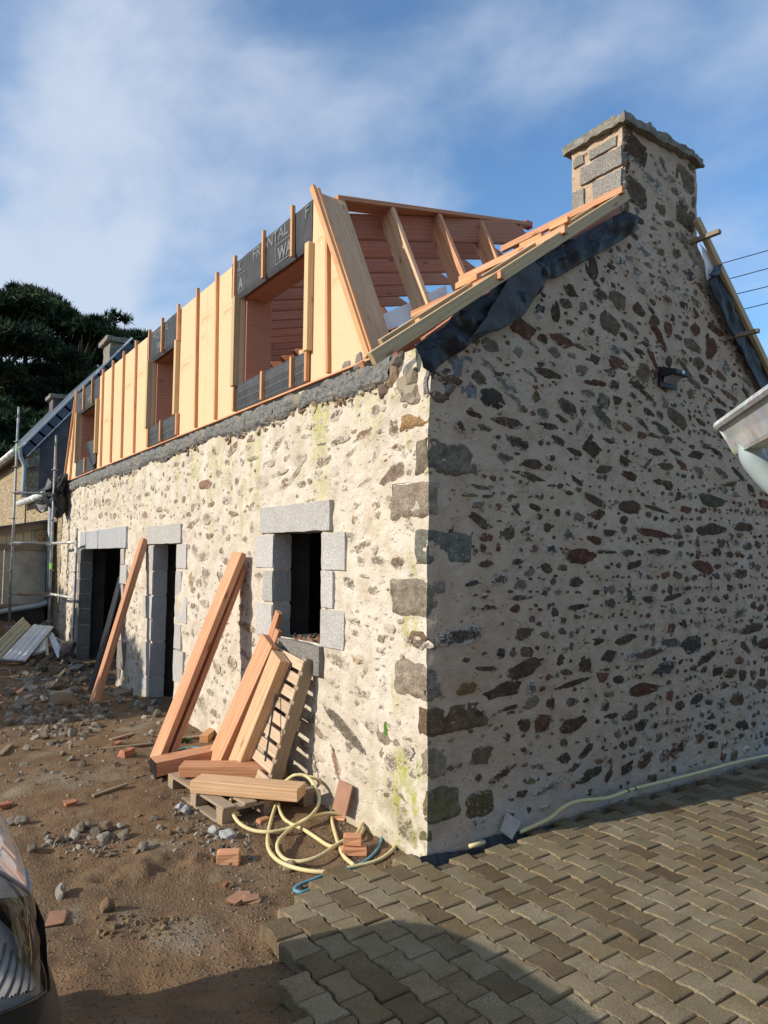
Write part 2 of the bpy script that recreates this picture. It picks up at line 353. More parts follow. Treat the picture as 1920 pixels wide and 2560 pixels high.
def mat_membrane(name, col, rough, fold=.02):
    n = NT(name); a = n.noise(5, 4); b = n.noise(1.6, 5, vec=n.map(n.P, (3, 3, 2)), rough=.6, dist=.8)
    c = n.mix(n.ramp(b, .35, .75), col, tuple(min(1, x * 1.8 + .004) for x in col))
    return n.done(c, n.mr(a, .3, .7, rough - .08, rough + .12), n.bump(n.math('ADD', b, n.math('MULTIPLY', n.noise(14, 4), .25)), fold, .8), spec=.35)
M_mem = mat_membrane('membrane', (.030, .031, .034), .62, .006); M_tarp = mat_membrane('tarpaulin', (.012, .012, .015), .45, .022)
M_tarpg = mat_membrane('tarpaulin_grey', (.045, .043, .045), .6, .03)
M_white = mat_simple('white_underlay', (.86, .85, .85), .6, var=.06, bump=.01, bsc=8)
M_print = mat_simple('print_grey', (.155, .16, .165), .7, var=.1, bump=0); M_printf = mat_simple('print_faint', (.50, .345, .20), .9, var=.1, bump=0); M_line = mat_simple('print_line', (.21, .22, .23), .7, var=.1, bump=0)
def mat_mortar():
    n = NT('rough_mortar'); a = n.noise(24, 5, rough=.7); c = n.mix(n.ramp(a, .35, .68), (.15, .15, .145), (.33, .33, .32)); c = n.mix(n.ramp(n.noise(3, 3), .55, .7), c, (.36, .31, .23))
    return n.done(c, .95, n.bump(n.math('ADD', a, n.noise(60, 4)), .03, 1), spec=.1)
M_mort = mat_mortar()
def mat_zinc(name, col, rough=.45):
    n = NT(name); a = n.noise(7, 5, rough=.6, dist=.4); v = n.vor(30, out='Color'); b = n.noise(60, 3)
    c = n.mix(n.ramp(a, .35, .65), tuple(x * .7 for x in col), col); c = n.mix(.12, c, v); c = n.mix(n.ramp(n.noise(3.5, 4), .56, .66), c, tuple(min(1, x * 1.5) for x in col))
    return n.done(c, n.mr(a, .3, .7, rough - .1, rough + .2), n.bump(b, .002, .5), metal=.25, spec=.5)
M_zinc = mat_zinc('zinc', (.60, .62, .61)); M_pvc = mat_simple('grey_pvc', (.33, .40, .42), .4, var=.08, bump=.0005); M_galv = mat_zinc('galvanised_steel', (.26, .28, .29), .5)
M_galvr = mat_simple('rusty_tube', (.20, .12, .085), .75, .2, .3); M_galvp = mat_zinc('pale_tube', (.50, .49, .45), .55)
M_slate = None
def mat_slate():
    n = NT('slate'); a = n.noise(9, 4)
    c = n.mix(n.ramp(a, .35, .7), (.035, .045, .062), (.075, .09, .115)); c = n.mix(1, c, n.mr(n.oi.outputs['Random'], 0, 1, .7, 1.3), 'MULTIPLY')
    return n.done(c, .5, n.bump(n.noise(30, 3), .004, .6), spec=.5)
M_slate = mat_slate()
M_render = mat_simple('grey_render', (.115, .105, .105), .95, var=.28, sc_=2.2, bump=.01); M_cap = mat_simple('chimney_mortar', (.21, .195, .16), .95, var=.4, sc_=14, bump=.03, bsc=30)
M_corr = mat_simple('lime_wash_sheet', (.46, .43, .33), .9, var=.25, sc_=4, bump=.006); M_beige = mat_simple('beige_boarding', (.50, .42, .27), .8, var=.06)
M_sheet = mat_simple('white_sheet', (.62, .64, .64), .5, var=.12, sc_=5, bump=.001); M_sheeto = mat_simple('olive_sheet', (.42, .40, .29), .55, var=.15, bump=.001)
M_black = mat_simple('black_plastic', (.012, .012, .013), .5, var=.2, bump=.0008, bsc=300); M_rubber = mat_simple('tyre_rubber', (.02, .02, .02), .8)
M_terra = mat_simple('terracotta', (.34, .145, .085), .85, var=.2, sc_=9, bump=.003)
M_tile = mat_simple('brown_tile', (.30, .16, .10), .8, var=.2, sc_=5, bump=.003)
M_hose = mat_simple('hose_cream', (.62, .52, .27), .5, var=.1, sc_=9, bump=.0006); M_blue = mat_simple('hose_blue', (.10, .27, .36), .45, var=.15, bump=.0005)
M_cable = mat_simple('black_cable', (.02, .02, .022), .5, bump=0); M_cableg = mat_simple('grey_cable', (.25, .25, .22), .6, bump=0)
M_green = mat_simple('green_sticker', (.30, .75, .10), .5, var=.02, bump=0); M_red = mat_simple('red_box', (.45, .03, .04), .4, var=.05, bump=0); M_teal = mat_simple('teal_tool', (.01, .07, .06), .4, var=.1, bump=0)
M_weed = mat_simple('weed_leaf', (.05, .10, .02), .6, var=.4, sc_=30, bump=0)
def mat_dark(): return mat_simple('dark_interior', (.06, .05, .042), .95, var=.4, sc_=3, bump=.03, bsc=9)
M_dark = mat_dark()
def mat_vcol(name, rough=.92, bump=.01, bsc=50):
    n = NT(name); vc = n.n('ShaderNodeVertexColor', layer_name='Col').outputs['Color']; a = n.noise(40, 4, rough=.7)
    c = n.mix(n.mr(a, .3, .7, 0, .6), vc, n.mix(1, vc, (.55, .53, .5), 'MULTIPLY'))
    return n.done(c, rough, n.bump(n.noise(bsc, 4, rough=.7), bump, .9), spec=.15)
M_rub = mat_vcol('rubble_stone')
def mat_dirt():
    n = NT('dirt'); a = n.noise(.8, 5); b = n.noise(4, 5, rough=.65); f = n.noise(45, 4, rough=.75)
    c = n.mix(n.ramp(a, .38, .62), (.21, .130, .072), (.175, .118, .072)); c = n.mix(n.ramp(b, .42, .66), c, (.135, .086, .05))
    c = n.mix(n.ramp(n.noise(1.7, 4, vec=n.map(n.P, (1, 1, 1), (5, 8, 0))), .54, .68), c, (.24, .20, .145))
    p = n.vor(38, out='Color'); d = n.vor(38)
    c = n.mix(n.math('MULTIPLY', n.ramp(d, .22, .34, (1, 1, 1), (0, 0, 0)), n.ramp(n.noise(3, 3), .42, .6)), c, (.235, .195, .145))
    c = n.mix(n.mr(f, .35, .7, 0, .45), c, (.135, .088, .05))
    h = n.math('ADD', n.math('MULTIPLY', b, 1.0), n.math('ADD', n.math('MULTIPLY', f, .45), n.math('MULTIPLY', n.ramp(d, .15, .36, (1, 1, 1), (0, 0, 0)), .3)))
    return n.done(c, .95, n.bump(h, .022, 1), spec=.12)
M_dirt = mat_dirt()
def mat_paver():
    n = NT('paver_concrete'); a = n.noise(6, 4); f = n.noise(150, 3, rough=.75); g = n.noise(60, 3, rough=.7); rnd = n.oi.outputs['Random']
    oc = n.oi.outputs['Color']
    c = n.mix(n.ramp(a, .35, .7), oc, n.mix(1, oc, (.72, .68, .60), 'MULTIPLY'))
    c = n.mix(n.mr(n.noise(1.3, 4), .42, .66, 0, .55), c, n.mix(1, oc, (.66, .58, .44), 'MULTIPLY'))
    c = n.mix(n.ramp(f, .56, .70), c, n.mix(1, oc, (1.9, 1.85, 1.75), 'MULTIPLY')); c = n.mix(n.ramp(f, .30, .44, (1, 1, 1), (0, 0, 0)), c, n.mix(1, oc, (.35, .33, .3), 'MULTIPLY'))
    c = n.mix(n.ramp(g, .60, .72), c, (.12, .105, .075))
    return n.done(c, .9, n.bump(n.math('ADD', f, n.math('MULTIPLY', g, .8)), .005, 1), spec=.2)
M_pav = mat_paver()
M_sand = mat_simple('joint_sand', (.10, .075, .045), .95, var=.3, sc_=30, bump=.006)
def mat_needle():
    n = NT('pine_needles'); a = n.noise(.5, 3)
    c = n.mix(n.ramp(a, .4, .65), (.014, .030, .015), (.045, .075, .025)); return n.done(c, .7, spec=.2)
M_need = mat_needle(); M_bark = mat_simple('pine_bark', (.045, .033, .026), .95, var=.4, sc_=8, bump=.02)

exec_parts = []
# ------------------------------------------------------------------ ground and paving outline
PAVE = [(-.02, -.05), (-.19, .07), (-.47, .13), (-.77, .11), (-.88, .06), (-1.015, -.033), (-1.17, -.13), (-1.30, -.46), (-1.38, -.68), (-1.39, -.86), (-1.52, -1.0), (-1.7, -1.6), (-2.0, -2.6), (-2.1, -5.2), (7.2, -5.2), (7.2, -.06)]
def inside(x, y, poly):
    x = np.asarray(x, float); y = np.asarray(y, float); r = np.zeros(x.shape, bool); n = len(poly)
    for i in range(n):
        x0, y0 = poly[i]; x1, y1 = poly[(i + 1) % n]
        c = ((y0 > y) != (y1 > y)); r ^= c & (x < (x1 - x0) * (y - y0) / (y1 - y0 + 1e-12) + x0)
    return r
def sst(v, a, b): t = np.clip((v - a) / (b - a), 0, 1); return t * t * (3 - 2 * t)
def gz(x, y, fine=True):
    x = np.asarray(x, float); y = np.asarray(y, float)
    z = -.075 + .085 * sst(y, .3, 3.2)
    z = z + .62 * np.exp(-(((x + 1.6) / 2.2) ** 2 + ((y - 12.6) / 1.5) ** 2)) + .12 * np.exp(-(((x + 1.9) / .9) ** 2 + ((y - 6.6) / 1.0) ** 2))
    z = z + .05 * np.exp(-(((x + 1.45) / .5) ** 2 + ((y - .95) / .14) ** 2)) * (fbm(np.stack([x * 9, y * 9, 0 * x], -1), 2, 31) + .4)   # tyre-thrown ridge
    if fine:
        p = np.stack([x, y, 0 * x], -1)
        z = z + .030 * fbm(p * 1.7, 3, 3) + .011 * fbm(p * 9, 3, 5)
    far = sst(np.hypot(x, y - 4), 14, 40)
    z = z * (1 - far) - .05 * far
    return np.where(inside(x, y, PAVE), np.minimum(z, -.10), z)
def axis(segs):
    a = []
    for (s, e, st) in segs: a += list(np.arange(s, e, st))
    return np.array(a + [segs[-1][1]])
gx = axis([(-400, -60, 40), (-60, -12, 6), (-12, -4.2, .4), (-4.2, .5, .026), (.5, 8, .3), (8, 60, 6), (60, 420, 40)])
gy = axis([(-300, -40, 40), (-40, -6, 4), (-6, -1.6, .25), (-1.6, 4, .026), (4, 12.5, .055), (12.5, 20, .4), (20, 60, 5), (60, 400, 40)])
GX, GY = np.meshgrid(gx, gy, indexing='ij')
struct(link('ground', grid_mesh('ground', np.stack([GX, GY, gz(GX, GY)], -1)), M_dirt))

# ------------------------------------------------------------------ house
house = thing('stone_house', 'old stone house with cream lime render and a timber dormer storey under construction', 'house')
def gable_top(x):
    x = np.asarray(x, float)
    t = np.where(x < 2.165, 3.27 + .765 * x, 4.97 - 1.06 * (x - 3.285))
    return np.where((x >= 2.165) & (x <= 3.29), 4.926 + .04 * (x - 2.165), t)
W_IN = .5
def disp(u, v, s):
    p = np.stack([u, v, 0 * u + s], -1)
    return .016 * fbm(p * 1.6, 2, 41) + .0075 * fbm(p * 8, 2, 43) + .0042 * fbm(p * 26, 3, 45)
# gable wall (front face y=0, rows follow the rake)
cx = np.unique(np.r_[np.arange(0, 2.165, .02), 2.165, np.arange(2.18, 3.29, .02), 3.29, np.arange(3.31, 5.5, .025), 5.5])
ct = np.linspace(0, 1, 250)
XX, TT = np.meshgrid(cx, ct, indexing='ij'); ZZ = -.12 + TT * (gable_top(XX) + .12)
D = disp(XX, ZZ, 0.); D = D * np.clip(XX / .05, .35, 1)
foot = .035 * np.exp(-np.clip(ZZ, 0, 9) / .10)
def corner(z):
    z = np.asarray(z, float); p = np.stack([z * 2.2, 0 * z, 0 * z], -1); e_ = np.exp(-np.clip(z, 0, 9) / .12)
    return -.004 + .014 * fbm(p, 4, 201) - .035 * e_, -.004 + .014 * fbm(p + 9, 4, 207) - .035 * e_
CXc, CYc = corner(ZZ); k_ = np.clip(XX / .07, 0, 1)
P = np.stack([XX + CXc * np.clip(1 - XX / .2, 0, 1), -(D + foot) * k_ + CYc * (1 - k_), ZZ], -1)
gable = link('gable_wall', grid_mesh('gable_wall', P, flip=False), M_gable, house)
XX, TT = np.meshgrid(np.linspace(2.165, 3.29, 56), np.linspace(0, 1, 44), indexing='ij'); ZZ = gable_top(XX) + TT * (5.79 - gable_top(XX))
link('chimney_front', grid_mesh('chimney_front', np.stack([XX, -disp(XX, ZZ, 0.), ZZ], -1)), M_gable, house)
# front wall (face x=0), with openings
OPEN = [(1.41, 2.308, 1.215, 2.152), (5.0, 5.93, -.2, 2.09), (7.53, 10.25, -.2, 2.05)]
def cuts(lo, hi, st, brk):
    b = sorted({lo, hi, *[q for q in brk if lo < q < hi]}); a = []
    for s, e in zip(b[:-1], b[1:]): a += list(np.linspace(s, e, max(2, int((e - s) / st) + 1))[:-1])
    return np.array(a + [hi])
ys = np.r_[cuts(0, 4, .022, [o[0] for o in OPEN] + [o[1] for o in OPEN]), cuts(4, 12.18, .034, [o[0] for o in OPEN] + [o[1] for o in OPEN])[1:]]
zs = cuts(-.15, 3.40, .026, [o[2] for o in OPEN] + [o[3] for o in OPEN])
YY, ZZ = np.meshgrid(ys, zs, indexing='ij')
topz = 3.22 + .10 * np.clip(1 - np.abs(YY - .5) / 1.0, 0, 1)
ZZ2 = ZZ + 0
D = disp(YY, ZZ, 9.); D = D * np.clip(YY / .05, .35, 1) + .03 * np.exp(-np.clip(ZZ, 0, 9) / .1)
D = D + .01 * sst(fbm(np.stack([YY * 5, ZZ * 5, 0 * YY], -1), 2, 77), .2, .8)
yc, zc = (ys[:-1] + ys[1:]) / 2, (zs[:-1] + zs[1:]) / 2; YC, ZC = np.meshgrid(yc, zc, indexing='ij'); mask = np.ones(YC.shape, bool)
for a, b, c, d in OPEN: mask &= ~((YC > a) & (YC < b) & (ZC > c) & (ZC < d))
CXc, CYc = corner(ZZ); k_ = np.clip(YY / .07, 0, 1)
P = np.stack([-D * k_ + CXc * (1 - k_), YY + CYc * np.clip(1 - YY / .2, 0, 1), ZZ2], -1)
front = link('front_wall', grid_mesh('front_wall', P, mask, flip=True), M_front, house)
# rear and far walls, floor deck, wall inside
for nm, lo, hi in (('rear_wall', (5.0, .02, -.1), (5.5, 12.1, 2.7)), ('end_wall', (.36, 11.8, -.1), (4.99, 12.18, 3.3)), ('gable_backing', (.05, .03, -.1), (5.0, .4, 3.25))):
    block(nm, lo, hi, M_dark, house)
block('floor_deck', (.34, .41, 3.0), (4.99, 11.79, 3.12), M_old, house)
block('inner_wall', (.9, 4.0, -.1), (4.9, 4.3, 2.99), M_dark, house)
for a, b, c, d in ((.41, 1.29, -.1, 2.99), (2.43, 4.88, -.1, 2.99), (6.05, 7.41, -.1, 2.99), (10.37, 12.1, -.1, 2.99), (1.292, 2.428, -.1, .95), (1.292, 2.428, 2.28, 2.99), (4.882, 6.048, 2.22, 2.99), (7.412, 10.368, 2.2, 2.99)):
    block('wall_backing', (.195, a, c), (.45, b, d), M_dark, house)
# triangle of masonry behind the gable face, so the top has thickness
for x0, x1 in [(.02 + i * .215, .02 + (i + 1) * .215) for i in range(10)]:
    block('gable_masonry', (x0, .03, 3.0), (x1, .4, float(gable_top(x0 + .0)) - .05), M_cap, house)
for i in range(7):
    x0 = 3.3 + i * .2; block('gable_masonry', (x0, .03, 2.6), (x0 + .199, .4, float(gable_top(x0 + .2)) - .05), M_cap, house)

# ---- stones showing through the render: shared ragged patches
def patch(k, sq):
    r0 = np.random.default_rng(100 + k); n = 14; a = np.arange(n) * 2 * math.pi / n
    e = 9.0 if sq else 2.6
    if sq: base = (np.abs(np.cos(a)) ** e + np.abs(np.sin(a)) ** e) ** (-1 / e) * .5; jag = 1 + r0.normal(0, .03, n)
    else:
        kk = int(r0.integers(4, 8)); pa_ = np.sort((np.arange(kk) + r0.uniform(-.3, .3, kk)) * 2 * math.pi / kk + r0.uniform(0, 6)) ; pr_ = r0.uniform(.40, .58, kk)
        px_, py_ = pr_ * np.cos(pa_), pr_ * np.sin(pa_); base = np.full(n, .3)
        for q in range(n):
            dx, dy = math.cos(a[q]), math.sin(a[q])
            for m_ in range(kk):
                x1, y1, x2, y2 = px_[m_], py_[m_], px_[(m_ + 1) % kk], py_[(m_ + 1) % kk]; den = dx * (y2 - y1) - dy * (x2 - x1)
                if abs(den) < 1e-9: continue
                t_ = (x1 * (y2 - y1) - y1 * (x2 - x1)) / den; s_ = (x1 * dy - y1 * dx) / den
                if t_ > 0 and -1e-6 <= s_ <= 1 + 1e-6: base[q] = t_
        jag = 1 + r0.normal(0, .06, n)
    V = [(0, 0, .45)]; F = []
    for q, (s, z) in enumerate(((.5, .5), (.84, .30), (1.0, -1.0))):
        for i in range(n):
            V.append((math.cos(a[i]) * base[i] * jag[i] * s, math.sin(a[i]) * base[i] * jag[i] * s, z + (r0.normal(0, .20) if q < 2 else 0)))
    F += [(0, 1 + i, 1 + (i + 1) % n) for i in range(n)]
    for q in range(2): F += [(1 + q * n + i, 1 + (q + 1) * n + i, 1 + (q + 1) * n + (i + 1) % n, 1 + q * n + (i + 1) % n) for i in range(n)]
    m = mesh('stone_patch', V, F, True); m.materials.append(M_stone); return m, np.array(V), F
PATCH = [patch(k, False) for k in range(12)]; PATCHQ = [patch(20 + k, True) for k in range(5)]
PALT = dict(d=(.122, .082, .056), r=(.165, .080, .052), p=(.145, .094, .078), g=(.21, .175, .138), b=(.100, .084, .070), o=(.24, .155, .080), k=(.105, .098, .066), t=(.175, .130, .088))
STONES = []   # (wall, u, v, W, H, code, rot, smear, squared, extra)
AX = dict(g=(Vector((1, 0, 0)), Vector((0, 0, 1)), Vector((0, -1, 0))), f=(Vector((0, -1, 0)), Vector((0, 0, 1)), Vector((-1, 0, 0))))
def uv(wall, p): q = PY(p, 0) if wall == 'g' else PX(p, 0); return (q[0], q[2]) if wall == 'g' else (-q[1], q[2])
def stone_px(wall, cr_, x, y, w_, h_, code='d', rot=0, smear=.22, sq=False, **ex):
    c = uv(wall, cr_(x, y)); l = uv(wall, cr_(x - w_ / 2, y)); r_ = uv(wall, cr_(x + w_ / 2, y)); t = uv(wall, cr_(x, y - h_ / 2)); b = uv(wall, cr_(x, y + h_ / 2))
    W = math.hypot(r_[0] - l[0], r_[1] - l[1]); H = math.hypot(t[0] - b[0], t[1] - b[1])
    tilt = -math.atan2(r_[1] - l[1], r_[0] - l[0]) if False else 0
    STONES.append((wall, c[0], c[1], W, H, code, -R(rot), smear, sq, ex))
def listing(wall, cr_, txt, k=1.0):
    for it in txt.split(';'):
        it = it.split()
        if len(it) < 5: continue
        x, y, w_, h_ = map(float, it[:4]); code = it[4]; rot = float(it[5]) if len(it) > 5 else 0; sm = float(it[6]) if len(it) > 6 else .22
        stone_px(wall, cr_, x, y, w_ * 1.36, h_ * 1.36, code, rot, sm)
cA = crop(1050, 780, 550 / 1659); cB = crop(1100, 1300, 820 / 1659); cD = crop(1500, 780, 420 / 1659); cC = crop(1380, 240, 540 / 1659)
cE = crop(700, 1000, 500 / 1659); cF = crop(700, 1600, 600 / 1659); c8 = crop(100, 1000, 640 / 1659); c6 = crop(340, 1300, 600 / 1659); c5 = crop(0, 1250, 520 / 1659)
c3 = crop(760, 440, 660 / 1659); c1 = crop(0, 650, 560 / 1659); c2 = crop(540, 440, 460 / 1641)
listing('g', cA, '775 118 185 140 r 8 .05;935 200 75 70 r;1075 205 160 72 r 8 .05;540 250 130 105 g 10;745 300 85 65 g;435 490 110 110 t 20 .3;640 555 200 75 g 22 .5;970 465 170 62 d 4 .1;1015 300 110 70 g 20 .35;1155 325 75 45 g;1305 350 130 90 d;1210 260 85 42 d 8;1220 435 95 80 g 0 .3;1505 390 160 80 r 10;1335 535 150 48 r -5 .1;1455 455 80 58 d 10;1465 550 65 65 d;1620 545 110 70 d;545 670 180 150 b 10 .1;870 640 90 80 o 25;400 770 130 52 d 5 .1;650 830 210 72 d 2 .2;930 765 95 72 g;1125 720 150 105 p 20 .3;1065 795 115 36 d 15 .1;955 855 180 55 d 2 .3;1270 610 110 58 g 8 .35;1385 665 85 110 g;1380 790 150 70 g 32;1200 870 95 55 t -60;1540 850 130 52 o 15 .1;295 860 100 75 p 20 .5;480 870 125 38 t 12;730 980 210 80 d 12 .3;1045 970 105 52 b 20;1300 1035 170 105 d 8 .1;1165 1050 120 50 d 10;625 1100 150 75 t 5 .4;840 1145 150 76 d -3 .1;1530 1115 130 65 d 12;820 1240 300 50 d 10 .2;1385 1185 155 62 d -5;1165 1265 130 48 d 24;1580 1235 120 70 r 5;1320 1420 175 52 d 18;1590 1475 140 95 d 2 .1;1530 1570 150 55 d -5;440 1570 200 75 d 22 .35;430 1455 110 55 g -10 .4;500 1390 90 26 d -5;375 1380 120 26 t;450 1320 180 32 t 5 .3;1195 1545 90 65 g 10;790 1640 70 40 d -20;1125 1680 130 95 g 10 .5;1305 1715 110 46 r 8 .1;1430 1665 100 50 d;1230 1835 180 78 r 3 .1;500 1700 80 55 r;470 1785 60 55 d;1570 1815 90 28 d -10;1430 1810 90 22 d;420 220 60 50 t;870 250 90 35 g 25;530 410 120 30 g 35 .4;830 460 110 30 g 20 .4;700 650 90 40 g 20;1180 1340 60 40 d 0 .4;900 1540 50 45 d;1030 1510 45 60 d;1110 1510 40 50 d;720 1500 80 30 d 40;690 1390 60 26 d;1110 1365 60 40 d')
listing('g', cB, '725 185 125 72 r 3 .08;655 75 80 70 g 5 .5;780 100 80 36 r 10 .1;1085 70 150 36 r 6 .1;1195 85 60 28 d;1370 50 130 72 p -5 .15;1530 35 90 42 d;1320 235 110 62 r 10 .1;1520 270 70 40 d;975 225 80 36 d -15;630 240 75 36 t;300 300 95 66 t 0 .5;410 325 65 42 g 5;700 315 68 62 b;165 320 95 32 b -5 .4;450 270 80 36 g -20;955 375 65 110 d 5 .5;1165 390 130 26 d -8;1050 400 60 36 b;1080 345 52 46 g 10;1170 545 50 56 r 0 .4;1575 550 115 50 d -5;1510 470 80 46 t -10 .4;100 590 215 70 b -6 .4;415 575 105 62 t -2 .2;945 600 118 45 d -8 .2;790 615 75 36 d;1165 620 90 52 g;1275 630 118 88 b -5 .3;1540 640 62 50 d 25;1640 625 80 58 d;1045 675 175 44 p -4 .35;855 690 92 50 b -5 .05;605 710 52 60 d;735 735 55 78 d 10;440 745 160 78 d -12 .12;1130 750 112 60 b -8 .35;1350 700 100 40 d -15;1510 710 46 42 r;125 850 110 72 o -6 .1;310 860 185 72 d -5 .15;665 825 175 26 d -6;820 795 55 46 r;1020 860 155 80 r -2 .25;460 925 108 50 g -18;350 950 90 26 d -5;665 920 60 50 g;1060 945 80 40 d -10;850 880 50 28 t;515 1025 90 86 r;685 1025 140 74 d -8 .15;855 990 82 28 d;960 985 80 45 t -8;1010 1035 68 58 b;1500 910 60 68 d;1300 905 72 40 b -12;1525 1035 72 56 b 15;1365 1045 62 36 b 10;1375 995 62 32 b -8;1375 1135 52 42 d;1190 1165 185 80 r -12 .45;215 1195 145 80 t -10 .25;740 1165 84 45 d -30;755 1290 122 56 k -12 .05;850 1290 60 40 d -50;945 1255 70 56 d -20;1040 1215 72 60 d -20;325 1280 155 44 d -22 .4;680 1250 62 32 d -20;545 1355 150 36 g -10 .5;415 1385 60 36 d;500 1250 90 50 t 0 .6;250 440 110 26 r -5 .4;400 395 120 32 d -5 .4;700 440 100 26 d -3;580 470 40 46 d;230 90 60 50 r;390 210 90 30 d -5 .4;235 220 80 34 d -5;130 705 50 26 d;230 750 110 26 d 5;460 845 60 70 g -40 .5;1100 160 100 30 d 0;830 160 80 22 d;945 165 60 26 d;1400 770 70 44 d -5;1470 770 50 40 d;1530 785 42 56 d;1580 780 34 44 d;1630 770 34 50 d;1440 840 50 46 d 0 .4;1360 920 40 40 b;1420 930 60 70 b 0 .5;1620 830 70 50 t;1270 800 90 40 p -5 .5;1590 610 40 50 b;1420 540 60 40 t 0 .5;1500 1100 80 40 d -10 .5')
listing('g', cD, '90 100 190 190 t 20 .1;310 165 165 70 t 18 .2;550 200 215 90 r 48 .15;660 165 95 145 r -12 .2;940 165 90 120 r 10;1140 170 155 80 r 12 .1;1080 325 150 215 r 8 .05;915 330 155 135 t 8 .25;445 322 120 42 d 8;685 490 100 115 b;985 510 95 125 t 5 .2;1085 570 75 95 d 10;1250 550 80 130 g 15 .5;850 550 185 50 d 35;510 465 150 60 r 48 .05;415 595 120 180 t -12 .15;150 510 125 100 r 10 .1;255 535 75 62 o;350 715 165 75 d 12 .15;930 690 155 68 g 18;1040 660 100 70 d 15;1195 625 115 60 r 20 .1;920 800 85 125 t -8 .15;1290 835 165 50 o 15 .2;1110 785 140 40 t 12;445 810 160 52 d 22;640 880 110 70 g 30;770 1040 185 145 t 20 .1;600 1135 190 80 k 15 .15;240 1115 175 58 o 14 .1;40 880 110 145 b 5;50 1050 140 100 b 25;480 985 120 60 d 18;605 1010 75 80 b 15;1180 1000 110 95 d 0 .3;410 1215 105 72 r 5 .1;530 1215 135 52 d 5;690 1260 90 76 p 0 .15;1160 1390 115 46 b 20 .1;965 1415 175 72 d -3 .15;550 1375 165 68 d 5;225 1455 175 78 d 12;765 1385 150 48 d 12;645 1520 185 74 d -3;830 1510 115 80 r 25;485 1490 100 56 p -45;290 1615 160 80 r 8 .1;665 1700 320 95 d 8 .05;990 1560 110 56 g 10;1205 1600 150 70 t 22;1360 1610 120 62 b 25;1270 1700 130 48 d -4;1480 1735 92 80 d 20;1110 1865 238 105 k 4 .05;305 1925 180 130 r 2 .05;560 1945 205 52 d 8 .1;855 1950 130 74 r 0;1600 1890 110 105 r 5;1330 1805 120 52 g 5 .4;1170 620 100 50 r 15;1430 690 110 36 g 28 .4;90 590 110 66 t;110 1280 120 46 d 10;240 245 130 60 d 25 .3;150 370 130 90 g 22 .45;280 425 150 50 d 28 .3;390 400 90 50 d 15;1190 890 120 46 d 18;1000 1085 100 56 d 15;1020 1180 70 40 d 10;1050 1330 80 50 d 10;920 1330 60 40 b;1300 950 50 40 d')
listing('g', cC, '655 520 95 52 g 12 .5;770 650 165 110 g 15 .55;855 550 85 45 g 60 .5;900 640 70 48 g 0 .5;950 730 70 60 g;1010 820 90 50 g 35 .4;850 870 110 95 t 18;680 955 95 52 b 18;905 990 70 52 t 0 .4;1000 1110 95 70 g 20 .3;780 1020 50 42 g;700 1190 130 75 g 20 .5;960 1215 68 85 t;1080 1250 120 75 g 48 .45;640 1360 80 90 g 0 .5;1050 1380 70 95 p 0 .4;300 1315 105 140 p -20 .1;120 1480 175 85 d 25 .2;370 1525 105 85 d 4;515 1570 130 120 t 12 .1;655 1640 90 120 d 8;870 1580 62 70 r;440 1740 150 160 t 10 .1;610 1790 125 62 t 15 .3;25 1660 60 150 d;245 1610 70 66 g 0 .3;110 1590 105 76 d 0 .3;1000 1610 70 50 d 0 .3;750 1650 100 44 d 35 .3;590 1250 60 60 g 0 .5;730 1300 60 46 g 0 .5;660 870 40 50 g 0 .5;1130 1470 60 50 d 20;1090 1580 80 50 t 20 .3;530 1270 70 80 d 10 .6')
def quoin(wall, cr_, x0, y0, x1, y1, code, smear=.05, **ex): stone_px(wall, cr_, (x0 + x1) / 2, (y0 + y1) / 2, x1 - x0, y1 - y0, code, ex.pop('rot', 0), smear, True, **ex)
pass
pass
for q in ((552, 235, 622, 305), (554, 312, 738, 525), (554, 450, 600, 610), (556, 640, 742, 845), (556, 780, 602, 925), (940, 552, 1096, 742), (1030, 515, 1096, 595), (1066, 750, 1098, 880), (945, 838, 1104, 1025)): quoin('g', cC, *q, 't' if q[0] > 900 or q[1] > 600 else 'd', .15, rot=14)
K = dict(smear=.3)
listing('f', cE, '800 85 80 90 p 10 .4;460 125 80 66 p -10 .3;940 225 95 150 t -15 .3;690 290 145 80 r -8 .35;490 340 125 76 b -5 .4;170 490 80 100 g 5 .5;370 500 130 64 p -6 .4;965 390 135 46 r 8 .4;785 440 130 60 g -60 .5;575 440 160 40 g -20 .5;910 620 195 120 p -18 .05;460 590 70 90 g -20 .7;130 610 90 50 g -35 .5;690 690 125 36 t -20 .5;50 710 95 85 p 0 .5;175 695 62 56 b 0 .5;790 870 60 80 o 0 .6;620 990 60 80 o -5 .55;805 950 45 56 t 0 .5;690 1210 140 60 t -10 .35;1035 1180 95 55 g 5 .5;820 1330 115 70 g 10 .35;990 1340 125 92 d -5 .3;610 1130 85 60 g -40 .7;680 1340 60 80 g 0 .75;580 1520 120 90 b 15 .35;710 1460 62 34 t 5 .5;770 1580 92 42 t 5 .4;700 1690 90 75 t 0 .65;680 1850 165 52 t 10 .4;780 1800 85 36 g 5 .4;910 1890 82 76 t 0 .7;160 230 44 56 g 0 .5;210 300 62 44 g 0 .5;610 260 60 30 t;340 365 60 20 t;250 830 80 30 g 0 .6;820 260 40 30 g')
